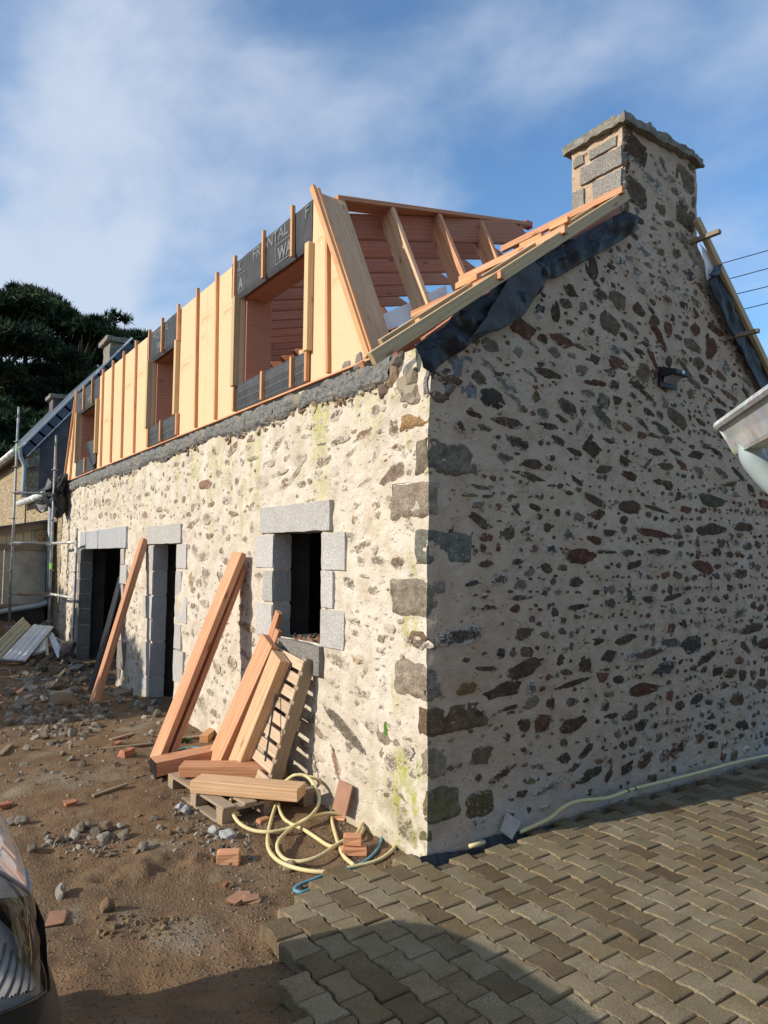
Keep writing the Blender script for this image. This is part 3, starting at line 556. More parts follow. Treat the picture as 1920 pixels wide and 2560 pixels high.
listing('f', cF, '960 20 165 72 d 5 .3;400 140 155 105 g 10 .4;545 135 72 50 o 0 .4;715 290 48 105 t 0 .5;680 460 92 82 p 0 .4;575 370 92 46 t -10 .4;405 400 62 46 o 0 .6;445 612 270 78 b 22 .05;630 590 82 76 t 0 .45;510 545 72 56 p 20 .5;590 220 80 46 g -60 .5;395 855 110 60 r 60 .3;570 870 62 36 g 0 .7;540 930 120 60 g 10 .75;770 600 44 60 g 0 .5;700 60 60 50 g 0 .8;230 560 60 60 d 0 .4;260 630 80 36 d 20 .3;170 720 70 60 d 0 .4;250 800 60 60 t 0 .5;820 570 40 50 g 0 .6')
listing('f', c8, '1070 548 74 66 r 0 .05;1250 315 78 52 r -20 .3;1165 465 58 52 g 0 .3;1130 330 30 48 r;622 465 30 46 t;1088 765 56 68 g 0 .4;985 805 64 56 d -20 .3;688 740 40 40 r 0 .3;1115 672 60 32 r -5 .3;1205 650 60 60 b 0 .5;1060 1015 62 56 g 0 .4;1003 965 42 66 g 0 .4;882 655 30 28 b 0 .3;935 645 26 40 r;990 695 20 50 b;770 710 34 32 g;825 570 42 40 g 0 .5;500 640 52 42 g -30 .6;880 415 36 32 g;1240 470 62 42 g -60 .5;1535 295 84 60 g -30 .4;1480 420 76 52 g -10 .5;1440 530 92 86 g 0 .6;1595 555 70 96 p 0 .4;1545 480 92 42 g -8 .5;1380 380 62 36 t;1360 700 76 40 o -15 .3;1600 375 66 34 g -10 .5;1365 260 40 30 r;925 420 20 34 r;965 480 30 26 t;790 752 40 30 t;485 748 24 40 t;590 755 14 42 t;385 748 18 34 t;575 530 30 36 b;700 610 36 30 b;440 655 40 36 t 0 .5;1255 735 56 30 d 10;1230 890 30 40 t;1180 975 26 32 d;960 740 28 30 d;1145 400 24 30 d;1205 400 24 28 r;1300 1080 60 60 g 0 .7;1330 900 50 40 t 0 .7;190 670 20 40 t;170 730 16 40 r;300 690 20 50 g 0 .5;660 680 30 30 g;830 720 20 40 g 0 .5')
listing('f', c6, '380 405 36 90 o 0 .15;490 365 52 66 g 0 .4;470 250 62 56 g 0 .35;435 430 52 56 t 0 .4;575 400 42 90 d 5 .4;480 575 62 56 g 0 .5;410 200 46 70 g 0 .35;625 285 46 56 d 0 .35;770 735 125 56 o 8 .3;660 980 56 80 t 10 .35;760 925 64 36 t 20 .3;810 855 32 36 d;560 1010 52 70 t 30 .45;440 1250 95 110 g 20 .35;380 30 64 46 d -15 .3;505 110 44 40 d;590 210 26 40 d;645 120 30 32 g;395 480 30 50 t;400 590 26 40 t;850 380 56 36 g 0 .5;620 890 70 40 d 0 .6;650 840 60 50 t 0 .6;740 600 60 60 g 0 .6;500 960 36 56 t;520 1190 56 40 t;1480 435 96 76 b 10 .35;1565 185 110 62 d -20 .35;1550 280 30 60 g;1640 480 60 50 t 0 .5;1510 705 120 40 t 12 .4;1525 780 50 46 t;1545 955 80 56 t 0 .6;1590 570 70 60 t 0 .7;1480 100 70 30 g 0 .6;540 1330 60 50 d 0 .4;620 1250 30 60 t 0 .5;1580 1050 60 40 g -30 .5;1400 1230 70 66 t 0 .6;1365 1130 70 40 g 0 .6;1560 1190 90 50 d 20 .5;1170 1180 60 60 t 0 .5;1260 1450 90 40 d 20 .3;1250 1370 50 60 t 0 .5;1170 1560 70 60 d 20 .3;1260 1640 80 60 t 0 .4')
pass
pass
stone_px('f', cF, 730, 620, 42, 155, 'k', 0, 0, False, moss=2.0, mossy=1); stone_px('f', cF, 850, 1075, 110, 40, 't', 22, .3, False, moss=.9); stone_px('f', cF, 740, 1072, 44, 44, 't', 0, .1, False, moss=.9)
quoin('g', cF, 1280, 1040, 1490, 1240, 't', .2, moss=.3); quoin('f', cF, 825, 1205, 925, 1390, 'g', .5, moss=.35)
# lichen patch on the big grey quoin
stone_px('f', cE, 1125, 865, 170, 150, 'g', 50, .1, False, white=1)
OCC = {w: np.array([(q[1], q[2], q[3] * (.8 if not q[8] else 1), q[4] * (.8 if not q[8] else 1)) for q in STONES if q[0] == w]) for w in 'gf'}
OCC['g'] = np.vstack([OCC['g'], [(.16, z_, .36, .28) for z_ in (.3, .75, 1.0, 1.35, 1.65, 1.95, 2.3, 2.6, 2.9)]])
def occupied(wl, u, v, W, H, k=.5):
    A = OCC[wl]; return bool(np.any((np.abs(A[:, 0] - u) < (A[:, 2] + W) * k) & (np.abs(A[:, 1] - v) < (A[:, 3] + H) * k)))
def in_open(y, z, W, H):
    for a, b, c, d in OPEN:
        if a - .34 - W / 2 < y < b + .34 + W / 2 and c - .25 - H / 2 < z < d + .3 + H / 2: return True
    return False
n0 = len(STONES)
for i in range(16000):
    wl = 'g' if rng.random() < .70 else 'f'
    if wl == 'g':
        u = rng.uniform(.08, 5.4); v = rng.uniform(.12, 5.7)
        if v > float(gable_top(u)) - .12 and not (2.25 < u < 3.2 and v < 5.65): continue
        edge = 1.0 if u > 2.2 else .55
        if rng.random() > .35 + .65 * min(1, u / 3.2): continue
        W = rng.choice([.04, .055, .075, .10, .13, .17]) * rng.uniform(.8, 1.25); H = min(W * rng.uniform(.35, .85), .09)
        v = (round(v / .105) + rng.uniform(-.22, .22)) * .105 if v < 3.2 else v
        if W > .1 and rng.random() > edge: continue
        sm = rng.uniform(.10, .55) + (.12 if v < .35 else 0); code = rng.choice(list('dddrrtgbp'))
        if u > 2.3 and v > 4.3: code = rng.choice(list('gggt')); sm += .2
        rot = rng.normal(0, 9) + (-14 if v > 3 else 0) * (u > 1.5)
    else:
        y = rng.uniform(.12, 12.1); v = rng.uniform(.12, 3.15); u = -y
        W = rng.choice([.04, .055, .08, .11, .15]) * rng.uniform(.8, 1.2); H = W * rng.uniform(.45, 1.1)
        if in_open(y, v, W, H): continue
        sm = rng.uniform(.4, .8); code = rng.choice(list('gggtttpbd')); rot = rng.normal(0, 14)
    if occupied(wl, u, v, W, H): continue
    if wl == 'f' and len([0 for s in STONES[n0:] if s[0] == 'f']) > 560: continue
    STONES.append((wl, u, v, W * 1.25, H * 1.25, code, R(rot), sm, False, {})); OCC[wl] = np.vstack([OCC[wl], (u, v, W * .92, H * .92)])
def pxarea(s):
    c = np.array([s[1], 0, s[2]]) if s[0] == 'g' else np.array([0, -s[1], s[2]]); d = c - CAM; dep = d @ CF
    fac = abs(d[1] if s[0] == 'g' else d[0]) / np.linalg.norm(d)
    x = 960 + FPX * (d @ CR) / dep; y = 1280 - FPX * (d @ CU) / dep
    return s[3] * s[4] * fac / dep ** 2 * (1 if -20 < x < 1940 and -20 < y < 2580 else .01)
STONES.sort(key=lambda s: -pxarea(s))
M_stonev = None
def place(s, i):
    wl, u, v, W, H, code, rot, sm, sq, ex = s
    U, Vv, N = AX[wl]; c = U * u + Vv * v; 
    du, dw = (u, v) if wl == 'g' else (-u, v)
    off = float(disp(np.array([du]), np.array([dw]), 0. if wl == 'g' else 9.)[0])
    off += (.035 if wl == 'g' else .03) * math.exp(-max(v, 0) / .1)
    if wl == 'f': off += .004
    t = .018 if sq else ((.010 + .015 * min(W, H)) if wl == 'g' else .006)
    if ex.get('white'): off += .012
    e1 = U * math.cos(rot) + Vv * math.sin(rot); e2 = -U * math.sin(rot) + Vv * math.cos(rot)
    c = c + N * (off + .002)
    return Matrix(((e1.x * W, e2.x * H, N.x * t, c.x), (e1.y * W, e2.y * H, N.y * t, c.y), (e1.z * W, e2.z * H, N.z * t, c.z), (0, 0, 0, 1)))
M_moss = mat_simple('moss', (.06, .15, .015), .9, var=.4, sc_=30, bump=.01); M_lich = mat_simple('pale_lichen', (.52, .52, .50), .9, var=.2, sc_=20, bump=.004)
rest = {'g': [], 'f': []}
for i, s in enumerate(STONES):
    if i >= 300 and not (s[9]):
        rest[s[0]].append(s); continue
    M4 = place(s, i); src = PATCHQ if s[8] else PATCH; me = src[i % len(src)][0]
    if s[9].get('white') or s[9].get('mossy'):
        me = me.copy(); me.materials.clear(); me.materials.append(M_stone if s[9].get('white') else M_moss)
    o = bpy.data.objects.new('quoin_stone' if s[8] else ('lichen_patch' if s[9].get('white') else 'moss_tuft' if s[9].get('mossy') else 'stone'), me); COL.objects.link(o); o.parent = gable if s[0] == 'g' else front; o.matrix_basis = M4
    c = np.array(PALT[s[5]]) * rng.uniform(.82, 1.2)
    if s[0] == 'f': c = c * 1.25 if s[8] else c * 1.15 * .80 + np.array((.58, .50, .40)) * .20
    o.color = (*[float(q) for q in c], 1)
    if s[9].get('white'): o.color = (.52, .52, .50, 1)
    o['smear'] = float(s[7] + (.42 if s[9].get('white') else 0) + (.14 if s[0] == 'f' and not s[8] else 0)); o['moss'] = float(s[9].get('moss', 0)); o['squared'] = 1.0 if s[8] else 0.0; o['lichen'] = float(s[9].get('lichen', 0))
def mat_stonev():
    n = NT('small_stone'); pc, ph = plaster_nodes(n); vc = n.n('ShaderNodeVertexColor', layer_name='Col')
    a = n.noise(14, 5, rough=.7); c = n.mix(n.ramp(a, .35, .65), n.mix(1, vc.outputs['Color'], (.6, .6, .6), 'MULTIPLY'), n.mix(1, vc.outputs['Color'], (1.3, 1.3, 1.3), 'MULTIPLY'))
    t = n.math('ADD', n.math('MULTIPLY', n.noise(15, 5, rough=.72), 2.2), vc.outputs['Alpha']); c = n.mix(n.math('MULTIPLY', n.mr(t, 1.6, 1.8), .93), c, pc)
    return n.done(c, .95, n.bump(n.math('ADD', a, n.noise(60, 4)), .012, 1), spec=.06)
M_stonev = mat_stonev()
def quoin_block(z0, z1, wg, wf, code, seed, moss=0., lichen=0., col=None):
    lo = np.array([-.016, -.016, z0]); hi = np.array([wg, wf, z1]); d = hi - lo; V, F = [], []; n_ = np.maximum(4, (d / .022).astype(int))
    for a in range(3):
        o = [k for k in range(3) if k != a]
        for sd_ in (0, 1):
            b = len(V); A, B = np.meshgrid(np.linspace(0, 1, n_[o[0]] + 1), np.linspace(0, 1, n_[o[1]] + 1), indexing='ij'); P_ = np.zeros((A.size, 3)); P_[:, a] = sd_; P_[:, o[0]] = A.ravel(); P_[:, o[1]] = B.ravel(); V += list(P_)
            for i in range(n_[o[0]]):
                for j in range(n_[o[1]]):
                    q = [b + i * (n_[o[1]] + 1) + j, b + (i + 1) * (n_[o[1]] + 1) + j, b + (i + 1) * (n_[o[1]] + 1) + j + 1, b + i * (n_[o[1]] + 1) + j + 1]
                    F.append(q[::-1] if (sd_ == 0) ^ (a == 1) else q)
    N_ = np.array(V); Pw = lo + N_ * d; nz = fbm(Pw * 9, 3, seed); nf = fbm(Pw * 28, 3, seed + 3)
    ez = np.minimum(N_[:, 2], 1 - N_[:, 2]) * d[2]; ex = (1 - N_[:, 0]) * d[0]; ey = (1 - N_[:, 1]) * d[1]
    wob = .034 + .034 * fbm(Pw * 7 + 5, 3, seed + 7)
    dg = np.clip(1 - np.minimum(ez, ex) / wob, 0, 1); df = np.clip(1 - np.minimum(ez, ey) / wob, 0, 1)
    off_g = .004 - .008 * nz - .006 * nf + .036 * dg; off_f = .004 - .008 * nz - .006 * nf + .036 * df
    Pw[:, 1] += off_g * np.clip(1 - N_[:, 1] * 6, 0, 1); Pw[:, 0] += off_f * np.clip(1 - N_[:, 0] * 6, 0, 1)
    cxq, cyq = corner(Pw[:, 2]); Pw[:, 0] += (cxq + .006) * np.clip(1 - N_[:, 0] * 3, 0, 1); Pw[:, 1] += (cyq + .006) * np.clip(1 - N_[:, 1] * 3, 0, 1)
    o = link('quoin_stone', tri_mesh('quoin_stone', Pw, F, True), M_stone, gable); c = np.array(PALT[code] if col is None else col) * 1.55; o.color = (*map(float, c), 1); o['solid'] = 1.0; o['smear'] = .25; o['moss'] = float(moss); o['lichen'] = float(lichen); return o
zc_y = lambda cr_, y: float(PY((cr_(0, y)[0] * 0 + 1078, cr_(0, y)[1]), 0)[2])
gw = lambda cr_, x, y: float(PY(cr_(x, y), 0)[0]); fw_ = lambda cr_, x, y: float(PX(cr_(x, y), 0)[1])
for k, (cr_, y0, y1, wg, wf, code, kw) in enumerate((
    (cA, 420, 690, gw(cA, 325, 560), .10, 'd', {}), (cA, 712, 862, gw(cA, 150, 780), fw_(cE, 985, 170), 'o', dict(moss=.1)), (cA, 930, 1232, gw(cA, 458, 1085), fw_(cE, 1112, 490), 't', dict(col=(.15, .128, .10), moss=.22)),
    (cA, 1262, 1562, gw(cA, 160, 1410), fw_(cE, 925, 850), 'g', {}), (cA, 1625, 1925, gw(cA, 412, 1770), fw_(cE, 1122, 1240), 'k', dict(col=(.125, .125, .105), lichen=.25)), (cE, 1478, 1830, gw(cE, 1385, 1650), fw_(cE, 918, 1650), 't', dict(col=(.19, .165, .13))),
    (cB, 552, 648, gw(cB, 205, 600), fw_(cF, 892, 30), 'd', {}), (cF, 150, 440, gw(cF, 1140, 300), fw_(cF, 788, 300), 'g', {}), (cF, 455, 695, gw(cF, 1465, 560), fw_(cF, 950, 620), 'd', dict(moss=.1)),
    (cF, 712, 985, gw(cF, 1163, 880), fw_(cF, 645, 830), 'g', dict(moss=.12)), (cF, 1020, 1285, gw(cF, 1275, 1150), .14, 'k', dict(col=(.12, .11, .075), moss=.55)), (cF, 1290, 1420, .05, fw_(cF, 950, 1300), 'k', dict(col=(.14, .125, .08), moss=.8)))):
    z1_, z0_ = zc_y(cr_, y0), zc_y(cr_, y1); quoin_block(z0_, z1_, max(wg, .05), max(wf, .05), code, 400 + 11 * k, **kw)
for wl, lst in rest.items():
    Vs, Fs, Cs = [], [], []; b = 0
    for i, s in enumerate(lst):
        Vp = PATCH[i % 12][1]; Fp = PATCH[i % 12][2]; M4 = np.array(place(s, i)); Vs.append(Vp @ M4[:3, :3].T + M4[:3, 3]); 
        Fs += [tuple(b + q for q in f) for f in Fp]; b += len(Vp); c = np.array(PALT[s[5]]) * rng.uniform(.8, 1.2); c = c if wl == 'g' else c * .72 + np.array((.58, .50, .40)) * .28
        rr = np.hypot(Vp[:, 0], Vp[:, 1]) * 2 * .5 + (s[7] + (.1 if wl == 'f' else 0)) * .5; Cs.append(np.c_[np.tile(c, (len(Vp), 1)), rr])
    me = mesh('small_stones', np.vstack(Vs), Fs, True); ca = me.color_attributes.new('Col', 'FLOAT_COLOR', 'POINT'); ca.data.foreach_set('color', np.vstack(Cs).astype(np.float32).ravel())
    stuff(link('small_stones', me, M_stonev, gable if wl == 'g' else front))

# ---- chimney
def lump_box(name, lo, hi, mat, parent, st=.05, amp=.012, fr=9, seed=0):
    bm = bmesh.new(); lo = np.array(lo, float); hi = np.array(hi, float); d = hi - lo; n = np.maximum(1, (d / st).astype(int))
    V, F = [], []
    for a in range(3):
        o = [k for k in range(3) if k != a]
        for s in (0, 1):
            b = len(V)
            for i in range(n[o[0]] + 1):
                for j in range(n[o[1]] + 1):
                    p = lo.copy(); p[a] = hi[a] if s else lo[a]; p[o[0]] = lo[o[0]] + d[o[0]] * i / n[o[0]]; p[o[1]] = lo[o[1]] + d[o[1]] * j / n[o[1]]; V.append(p)
            for i in range(n[o[0]]):
                for j in range(n[o[1]]):
                    q = [b + i * (n[o[1]] + 1) + j, b + (i + 1) * (n[o[1]] + 1) + j, b + (i + 1) * (n[o[1]] + 1) + j + 1, b + i * (n[o[1]] + 1) + j + 1]
                    if (s == 0) ^ (a == 1): q = q[::-1]
                    F.append(q)
    V = np.array(V); V = V + amp * np.stack([fbm(V * fr, 3, seed + 1), fbm(V * fr, 3, seed + 2), fbm(V * fr, 3, seed + 3)], -1)
    bm.free(); return link(name, mesh(name, V, F, True), mat, parent)
CH_X0, CH_X1, CH_D = 2.165, 3.29, .57
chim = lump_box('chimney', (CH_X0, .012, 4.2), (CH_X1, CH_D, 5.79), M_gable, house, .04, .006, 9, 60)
lump_box('chimney_cap', (2.105, -.065, 5.765), (3.35, .635, 5.84), M_cap, chim, .02, .018, 14, 64)
lump_box('chimney_flaunching', (2.2, .03, 5.83), (3.25, .54, 5.87), M_cap, chim, .06, .02, 7, 67)
z = 5.70
for k, row in enumerate([[(.02, .16), (.20, .52)], [(.10, .57), ], [(.0, .16), (.24, .57)], [(.14, .57)], [(.0, .12), (.2, .57)], [(.02, .3), (.34, .57)], [(.0, .57)], [(.05, .4)], [(.0, .57)]]):
    hh = (.12, .2, .2, .21, .18, .18, .18, .18, .18)[k]
    for a, b in row:
        lump_box('chimney_stone', (CH_X0 - .022, .57 - b + .012, z - hh + .022), (CH_X0 + .10, .57 - a - .012, z - .012), M_grand, chim, .035, .006, 16, int(a * 90) + k)
    z -= hh

# ---- openings: granite jambs, lintels, sill
def gblock(cr_, x0, y0, x1, y1, depth=.18, mat=None, name='jamb_stone', proud=.017, edge=None):
    a = PX(cr_(x0, y0), 0); b = PX(cr_(x1, y1), 0); c = PX(cr_(x0, y1), 0); d_ = PX(cr_(x1, y0), 0)
    yl = (a[1] + c[1]) / 2; yr = (b[1] + d_[1]) / 2; zt = (a[2] + d_[2]) / 2; zb = (b[2] + c[2]) / 2
    if edge: 
        side, val = edge
        if side == 'l': yr = val      # block lies to the image left of the opening: its right edge is the opening
        else: yl = val
    return lump_box(name, (-proud, min(yl, yr) + .004, min(zt, zb) + .005), (depth, max(yl, yr) - .004, max(zt, zb) - .005), mat or M_gran, front, .06, .0045, 7, int(rng.integers(0, 900)))
o = OPEN[0]
for q in ((832, 105, 950, 328), (885, 345, 950, 562), (838, 575, 950, 800)): gblock(c6, *q, edge=('l', o[1]))
for q in ((1290, 85, 1455, 345), (1290, 350, 1372, 612), (1285, 622, 1448, 890)): gblock(c6, *q, edge=('r', o[0]))
for (a, b, c, d, dep) in ((1.41, 2.308, 1.2, 2.15, .172), (5.0, 5.93, -.12, 2.09, .176), (7.53, 10.25, -.12, 2.05, .178)):
    for yy, sg in ((b, 1), (a, -1)):
        lo_y, hi_y = sorted((yy + sg * .009, yy + sg * .12)); lump_box('reveal_mortar', (.004, lo_y, c), (dep, hi_y, d), M_front, front, .08, .003, 7, 3)
lump_box('lintel', (-.036, 1.255, 2.155), (.19, 2.56, 2.40), M_gran, front, .06, .005, 6, 5)
lump_box('window_sill', (-.05, 1.36, .96), (.42, 2.33, 1.20), M_grand, front, .06, .007, 6, 9)
o = OPEN[1]
for q in ((1172, 362, 1235, 560), (1196, 566, 1228, 755), (1145, 760, 1222, 945), (1178, 950, 1216, 1120), (1140, 1128, 1205, 1400), (1105, 1402, 1195, 1590)): gblock(c5, *q, edge=('l', o[1]), depth=.185)
for q in ((1425, 348, 1495, 550), (1418, 565, 1455, 758), (1408, 762, 1500, 978), (1396, 985, 1450, 1192), (1392, 1198, 1466, 1460)): gblock(c5, *q, edge=('r', o[0]), depth=.185)
lump_box('lintel', (-.036, 4.82, 2.094), (.19, 6.2, 2.335), M_gran, front, .06, .005, 6, 15)
o = OPEN[2]; zz = 2.04
for k, hh in enumerate((.24, .30, .27, .28, .30, .42, .3)):
    lump_box('jamb_stone', (-.03, o[1] + .003, zz - hh + .01), (.19, o[1] + (.2 if k % 2 else .34), zz - .004), M_grand, front, .06, .006, 7, 70 + k)
    lump_box('jamb_stone', (-.03, o[0] - (.36 if k % 2 else .2), zz - hh + .01), (.19, o[0] - .003, zz - .004), M_gran if k < 5 else M_grand, front, .06, .006, 7, 90 + k); zz -= hh
def mat_tooled():
    n = NT('tooled_lintel'); y = n.noise(3, 3, vec=n.map(n.P, (.3, 26, .4)), rough=.6); a = n.noise(90, 3, rough=.7)
    c = n.mix(n.ramp(y, .35, .65), (.36, .37, .38), (.52, .53, .54)); c = n.mix(n.ramp(a, .5, .65), c, (.25, .25, .26)); return n.done(c, .85, n.bump(n.math('ADD', n.math('MULTIPLY', y, 2), n.math('MULTIPLY', a, .3)), .012, .8), spec=.25)
M_tool = mat_tooled()
for k, (a, b) in enumerate(((7.25, 8.93), (8.95, 10.27))): lump_box('lintel', (-.036 - .006 * k, a, 2.053), (.19, b, 2.375 - .012 * k), M_tool, front, .06, .004, 5, 20 + k)
# rough mortar bed and loose stones along the wall head
u = np.linspace(.42, 12.2, 520); prof = [(-.012, -.25), (-.045, -.2), (-.05, -.12), (-.04, -.05), (-.01, -.012), (.12, .0), (.3, .0)]
P = np.zeros((len(u), len(prof), 3))
low = .105 + .055 * fbm(np.stack([u * 1.3, 0 * u, 0 * u], -1), 3, 91)
for j, (x, z) in enumerate(prof):
    P[:, j, 0] = x; P[:, j, 1] = u; P[:, j, 2] = 3.425 + (z / .25) * np.clip(low + .09, .12, .32)
# denser across
PP = np.stack([np.stack([np.interp(np.linspace(0, len(prof) - 1, 26), np.arange(len(prof)), P[i, :, k]) for k in range(3)], -1) for i in range(len(u))])
nz = fbm(PP * 9, 4, 93); PP[..., 0] -= .022 * nz + .012 * fbm(PP * 34, 2, 95); PP[..., 2] += .010 * fbm(PP * 12, 3, 94)
PP[..., 2] = np.minimum(PP[..., 2], 3.432)
link('mortar_bed', grid_mesh('mortar_bed', PP, flip=True), M_mort, front)
icoV = None
def ico():
    bm = bmesh.new(); bmesh.ops.create_icosphere(bm, subdivisions=1, radius=1); V = np.array([v.co[:] for v in bm.verts]); F = np.array([[v.index for v in f.verts] for f in bm.faces]); bm.free(); return V, F
def ico2():
    bm = bmesh.new(); bmesh.ops.create_icosphere(bm, subdivisions=2, radius=1); V = np.array([v.co[:] for v in bm.verts]); F = np.array([[v.index for v in f.verts] for f in bm.faces]); bm.free(); return V, F
IV, IF = ico(); I2V, I2F = ico2()
def rock_verts(c, s, seed, base=None, ang=1):
    r0 = np.random.default_rng(seed); B = IV if base is None else base
    A, _ = np.linalg.qr(r0.normal(size=(3, 3)))
    V = B * (1 + .55 * np.clip(fbm(B * 1.1 + seed * 3.7, 2, seed % 97), -.6, .6))[:, None]
    V = np.sign(V) * np.abs(V) ** .68
    return (V * np.array(s)) @ (A.T if ang else np.eye(3)) + np.array(c)
def rocks(name, items, mat, parent=None):
    """items: (centre, size3, colour) -> one joined mesh with a colour per stone"""
    n = len(items); V = []; C = []
    for i, (c, s, col) in enumerate(items): V.append(rock_verts(c, s, 500 + i)); C.append(np.tile([*col, 1], (12, 1)))
    F = (IF[None] + (np.arange(n) * 12)[:, None, None]).reshape(-1, 3)
    me = tri_mesh(name, np.vstack(V), F, False); ca = me.color_attributes.new('Col', 'FLOAT_COLOR', 'POINT'); ca.data.foreach_set('color', np.vstack(C).astype(np.float32).ravel())
    return link(name, me, mat, parent)
TAN = [(.36, .27, .17), (.42, .34, .24), (.30, .20, .13), (.27, .23, .19), (.33, .21, .13)]
its = []
for i in range(230):
    y = rng.uniform(.25, 12.1) if rng.random() < .5 else rng.uniform(.3, 6); zb = 3.425 - float(np.clip(np.interp(y, u, low) + .09, .12, .32)); s = rng.uniform(.012, .04)
    if fbm(np.array([[y * 1.1, 0, 3.]]), 2, 5)[0] < -.12: continue
    its.append(((-.004, y, zb - rng.uniform(-.03, .07) + .02), (s * .55, s * rng.uniform(1, 2.2), s * .6), (TAN + [(.55, .47, .36)] * 3)[rng.integers(8)]))
for q in ((690, 1015, .09, .035), (735, 1020, .05, .08), (750, 1000, .10, .05), (800, 985, .07, .045), (838, 968, .06, .04), (872, 950, .1, .08), (905, 938, .08, .05), (640, 1045, .1, .03)):
    p = PX((q[0], q[1] + 12), -.0); its.append((p, (.03, q[2] * .55, q[3] * .5), TAN[int(rng.integers(5))]))
stuff(rocks('wall_head_rubble', its, M_rub, front))
# broken masonry at the corner under the tarpaulin
for k, (x, y, w_, h_, col) in enumerate(((878, 925, 60, 40, TAN[3]), (905, 905, 50, 46, (.24, .23, .21)), (930, 895, 50, 40, (.26, .24, .21)), (960, 915, 60, 60, (.23, .2, .17)), (990, 935, 46, 66, (.30, .22, .15)), (1015, 960, 60, 50, (.34, .29, .22)), (1040, 945, 46, 40, (.28, .24, .18)), (1040, 985, 60, 50, (.36, .31, .24)), (1000, 900, 60, 34, (.2, .18, .16)), (965, 970, 60, 50, (.17, .12, .10)))):
    p = PX((x, y), .02); s = w_ / 384 / 1.2
    V = rock_verts(p, (.06, s * .62, h_ / 384 * .62), 900 + k, I2V, 0); me = tri_mesh('corner_stone', V, I2F, False); ca = me.color_attributes.new('Col', 'FLOAT_COLOR', 'POINT'); ca.data.foreach_set('color', np.tile([*col, 1], (len(V), 1)).astype(np.float32).ravel()); link('corner_stone', me, M_rub, front)
lump_box('corner_masonry', (-.005, .0, 3.05), (.4, .55, 3.38), M_mort, front, .04, .02, 8, 33)
# ------------------------------------------------------------------ timber dormer
XF = -.02
NRM = Vector((0, -1, .54)).normalized(); KP = .68 - .54 * 3.44     # leaning near cheek: y = KP + .54 z
def PL(p):
    v = ray(p); n = np.array((0, 1, -.54)); return CAM + v * (KP - n @ CAM) / (n @ v)
def cheek(x, z, off=0): return Vector((x, KP + .54 * z, z)) + NRM * off
roofz = lambda x: 5.13 + .257 * x
dorm = beam('dormer', (0.05, .66, 3.425), (0.05, 12.0, 3.425), .13, .04, M_doug, house)     # sole plate the frame stands on
ZT, ZB, W0, W1 = 5.10, 3.447, 3.745, 4.705
WIN = [(1.64, 3.20), (5.10, 6.24), (9.28, 10.86)]
def panel(y0, y1, z0, z1, y0t=None, y1t=None):
    y0t = y0 if y0t is None else y0t; y1t = y1 if y1t is None else y1t
    v = [(XF, y0, z0), (XF, y1, z0), (XF, y1t, z1), (XF, y0t, z1)]; V = v + [(x + .06, y, z) for x, y, z in v]
    F = [(0, 3, 2, 1), (4, 5, 6, 7), (0, 1, 5, 4), (1, 2, 6, 5), (2, 3, 7, 6), (3, 0, 4, 7)]
    return link('fibreboard_panel', mesh('fibreboard_panel', V, F), M_fib, dorm)
panel(.70, 1.64, ZB, ZT, 1.60, 1.641)
for a, b in ((3.20, 4.15), (4.153, 5.10), (6.24, 7.0), (7.003, 8.1), (8.103, 9.28)): panel(a, b, ZB, ZT)
panel(10.86, 12.0, ZB, ZT, 10.861, 11.1)
for a, b in WIN:
    panel(a + .001, b - .001, ZB, W0 - .02); panel(a + .001, b - .001, W1 + .02, ZT)
    # membrane wrapped over head and breast
    for nm, z0, z1, e0, e1 in (('head_membrane', W1 - .02, ZT + .012, .0, .16), ('breast_membrane', ZB + .012, W0 + .004, .0, .06)):
        n, m = 40, 14; Y = np.linspace(a - .005 - e0, b + e1, n); prof = np.linspace(0, 1, m)
        G = np.zeros((n, m, 3))
        for j, t in enumerate(prof):
            if t < .8: x = XF - .006; z = z0 + (z1 - z0) * t / .8
            else: x = XF - .006 + (t - .8) / .2 * .08; z = z1 + .002
            G[:, j, 0] = x; G[:, j, 1] = Y; G[:, j, 2] = z
        if nm == 'head_membrane':
            G[:, 0, 2] -= .012; G[:, 0, 0] += .02
        fo = fbm(np.stack([G[..., 1] * 6, G[..., 2] * 6, 0 * G[..., 0]], -1), 3, int(a * 10)); edge = np.clip((G[..., 1] - b) / .16, 0, 1)
        G[..., 0] -= .004 * (1 + fo) + .02 * edge * (prof < .8)
        link(nm, grid_mesh(nm, G, flip=True), M_mem, dorm)
    beam('jamb_board', (XF - .03, b + .035, W1 - .02), (XF - .03, b + .035, W0 - .02), .075, .07, M_pine, dorm, up=(1, 0, 0)) if b < 9 else None
    beam('jamb_board', (XF - .03, a - .0, W1 - .01), (XF - .03, a - .0, W0 - .02), .07, .06, M_pine, dorm, up=(1, 0, 0))
    # reddish lining of the reveal
    block('reveal_board', (.042, b - .03, W0 - .02), (.34, b + .015, W1 + .1), M_joist, dorm); block('reveal_board', (.042, a - .015, W0 - .02), (.30, a + .03, W1 + .1), M_joist, dorm)
    block('head_board', (.042, a + .03, W1 - .03), (.28, b - .03, W1 + .03), M_joist, dorm); block('breast_board', (.042, a + .03, W0 - .03), (.24, b - .03, W0 + .0), M_joist, dorm)
beam('jamb_board', (XF - .03, 10.89, W1), (XF - .03, 10.89, W0 - .02), .08, .06, M_pine, dorm, up=(1, 0, 0))
def batten(y0, z0, y1, z1, w_=.036, t=.036, mat=None, off=0):
    return beam('batten', (XF - .001 - t / 2 - off, y0, z0), (XF - .001 - t / 2 - off, y1, z1), w_, t, mat or M_batt, dorm, up=(1, 0, 0), c=.002)
batten(1.30, ZB + .012, 1.345, 4.66)
for y in (3.80, 4.415, 6.315, 6.985, 7.66, 8.315, 8.975): batten(y - .03, ZB + .012, y + .02, 5.155 + .02 * rng.random())
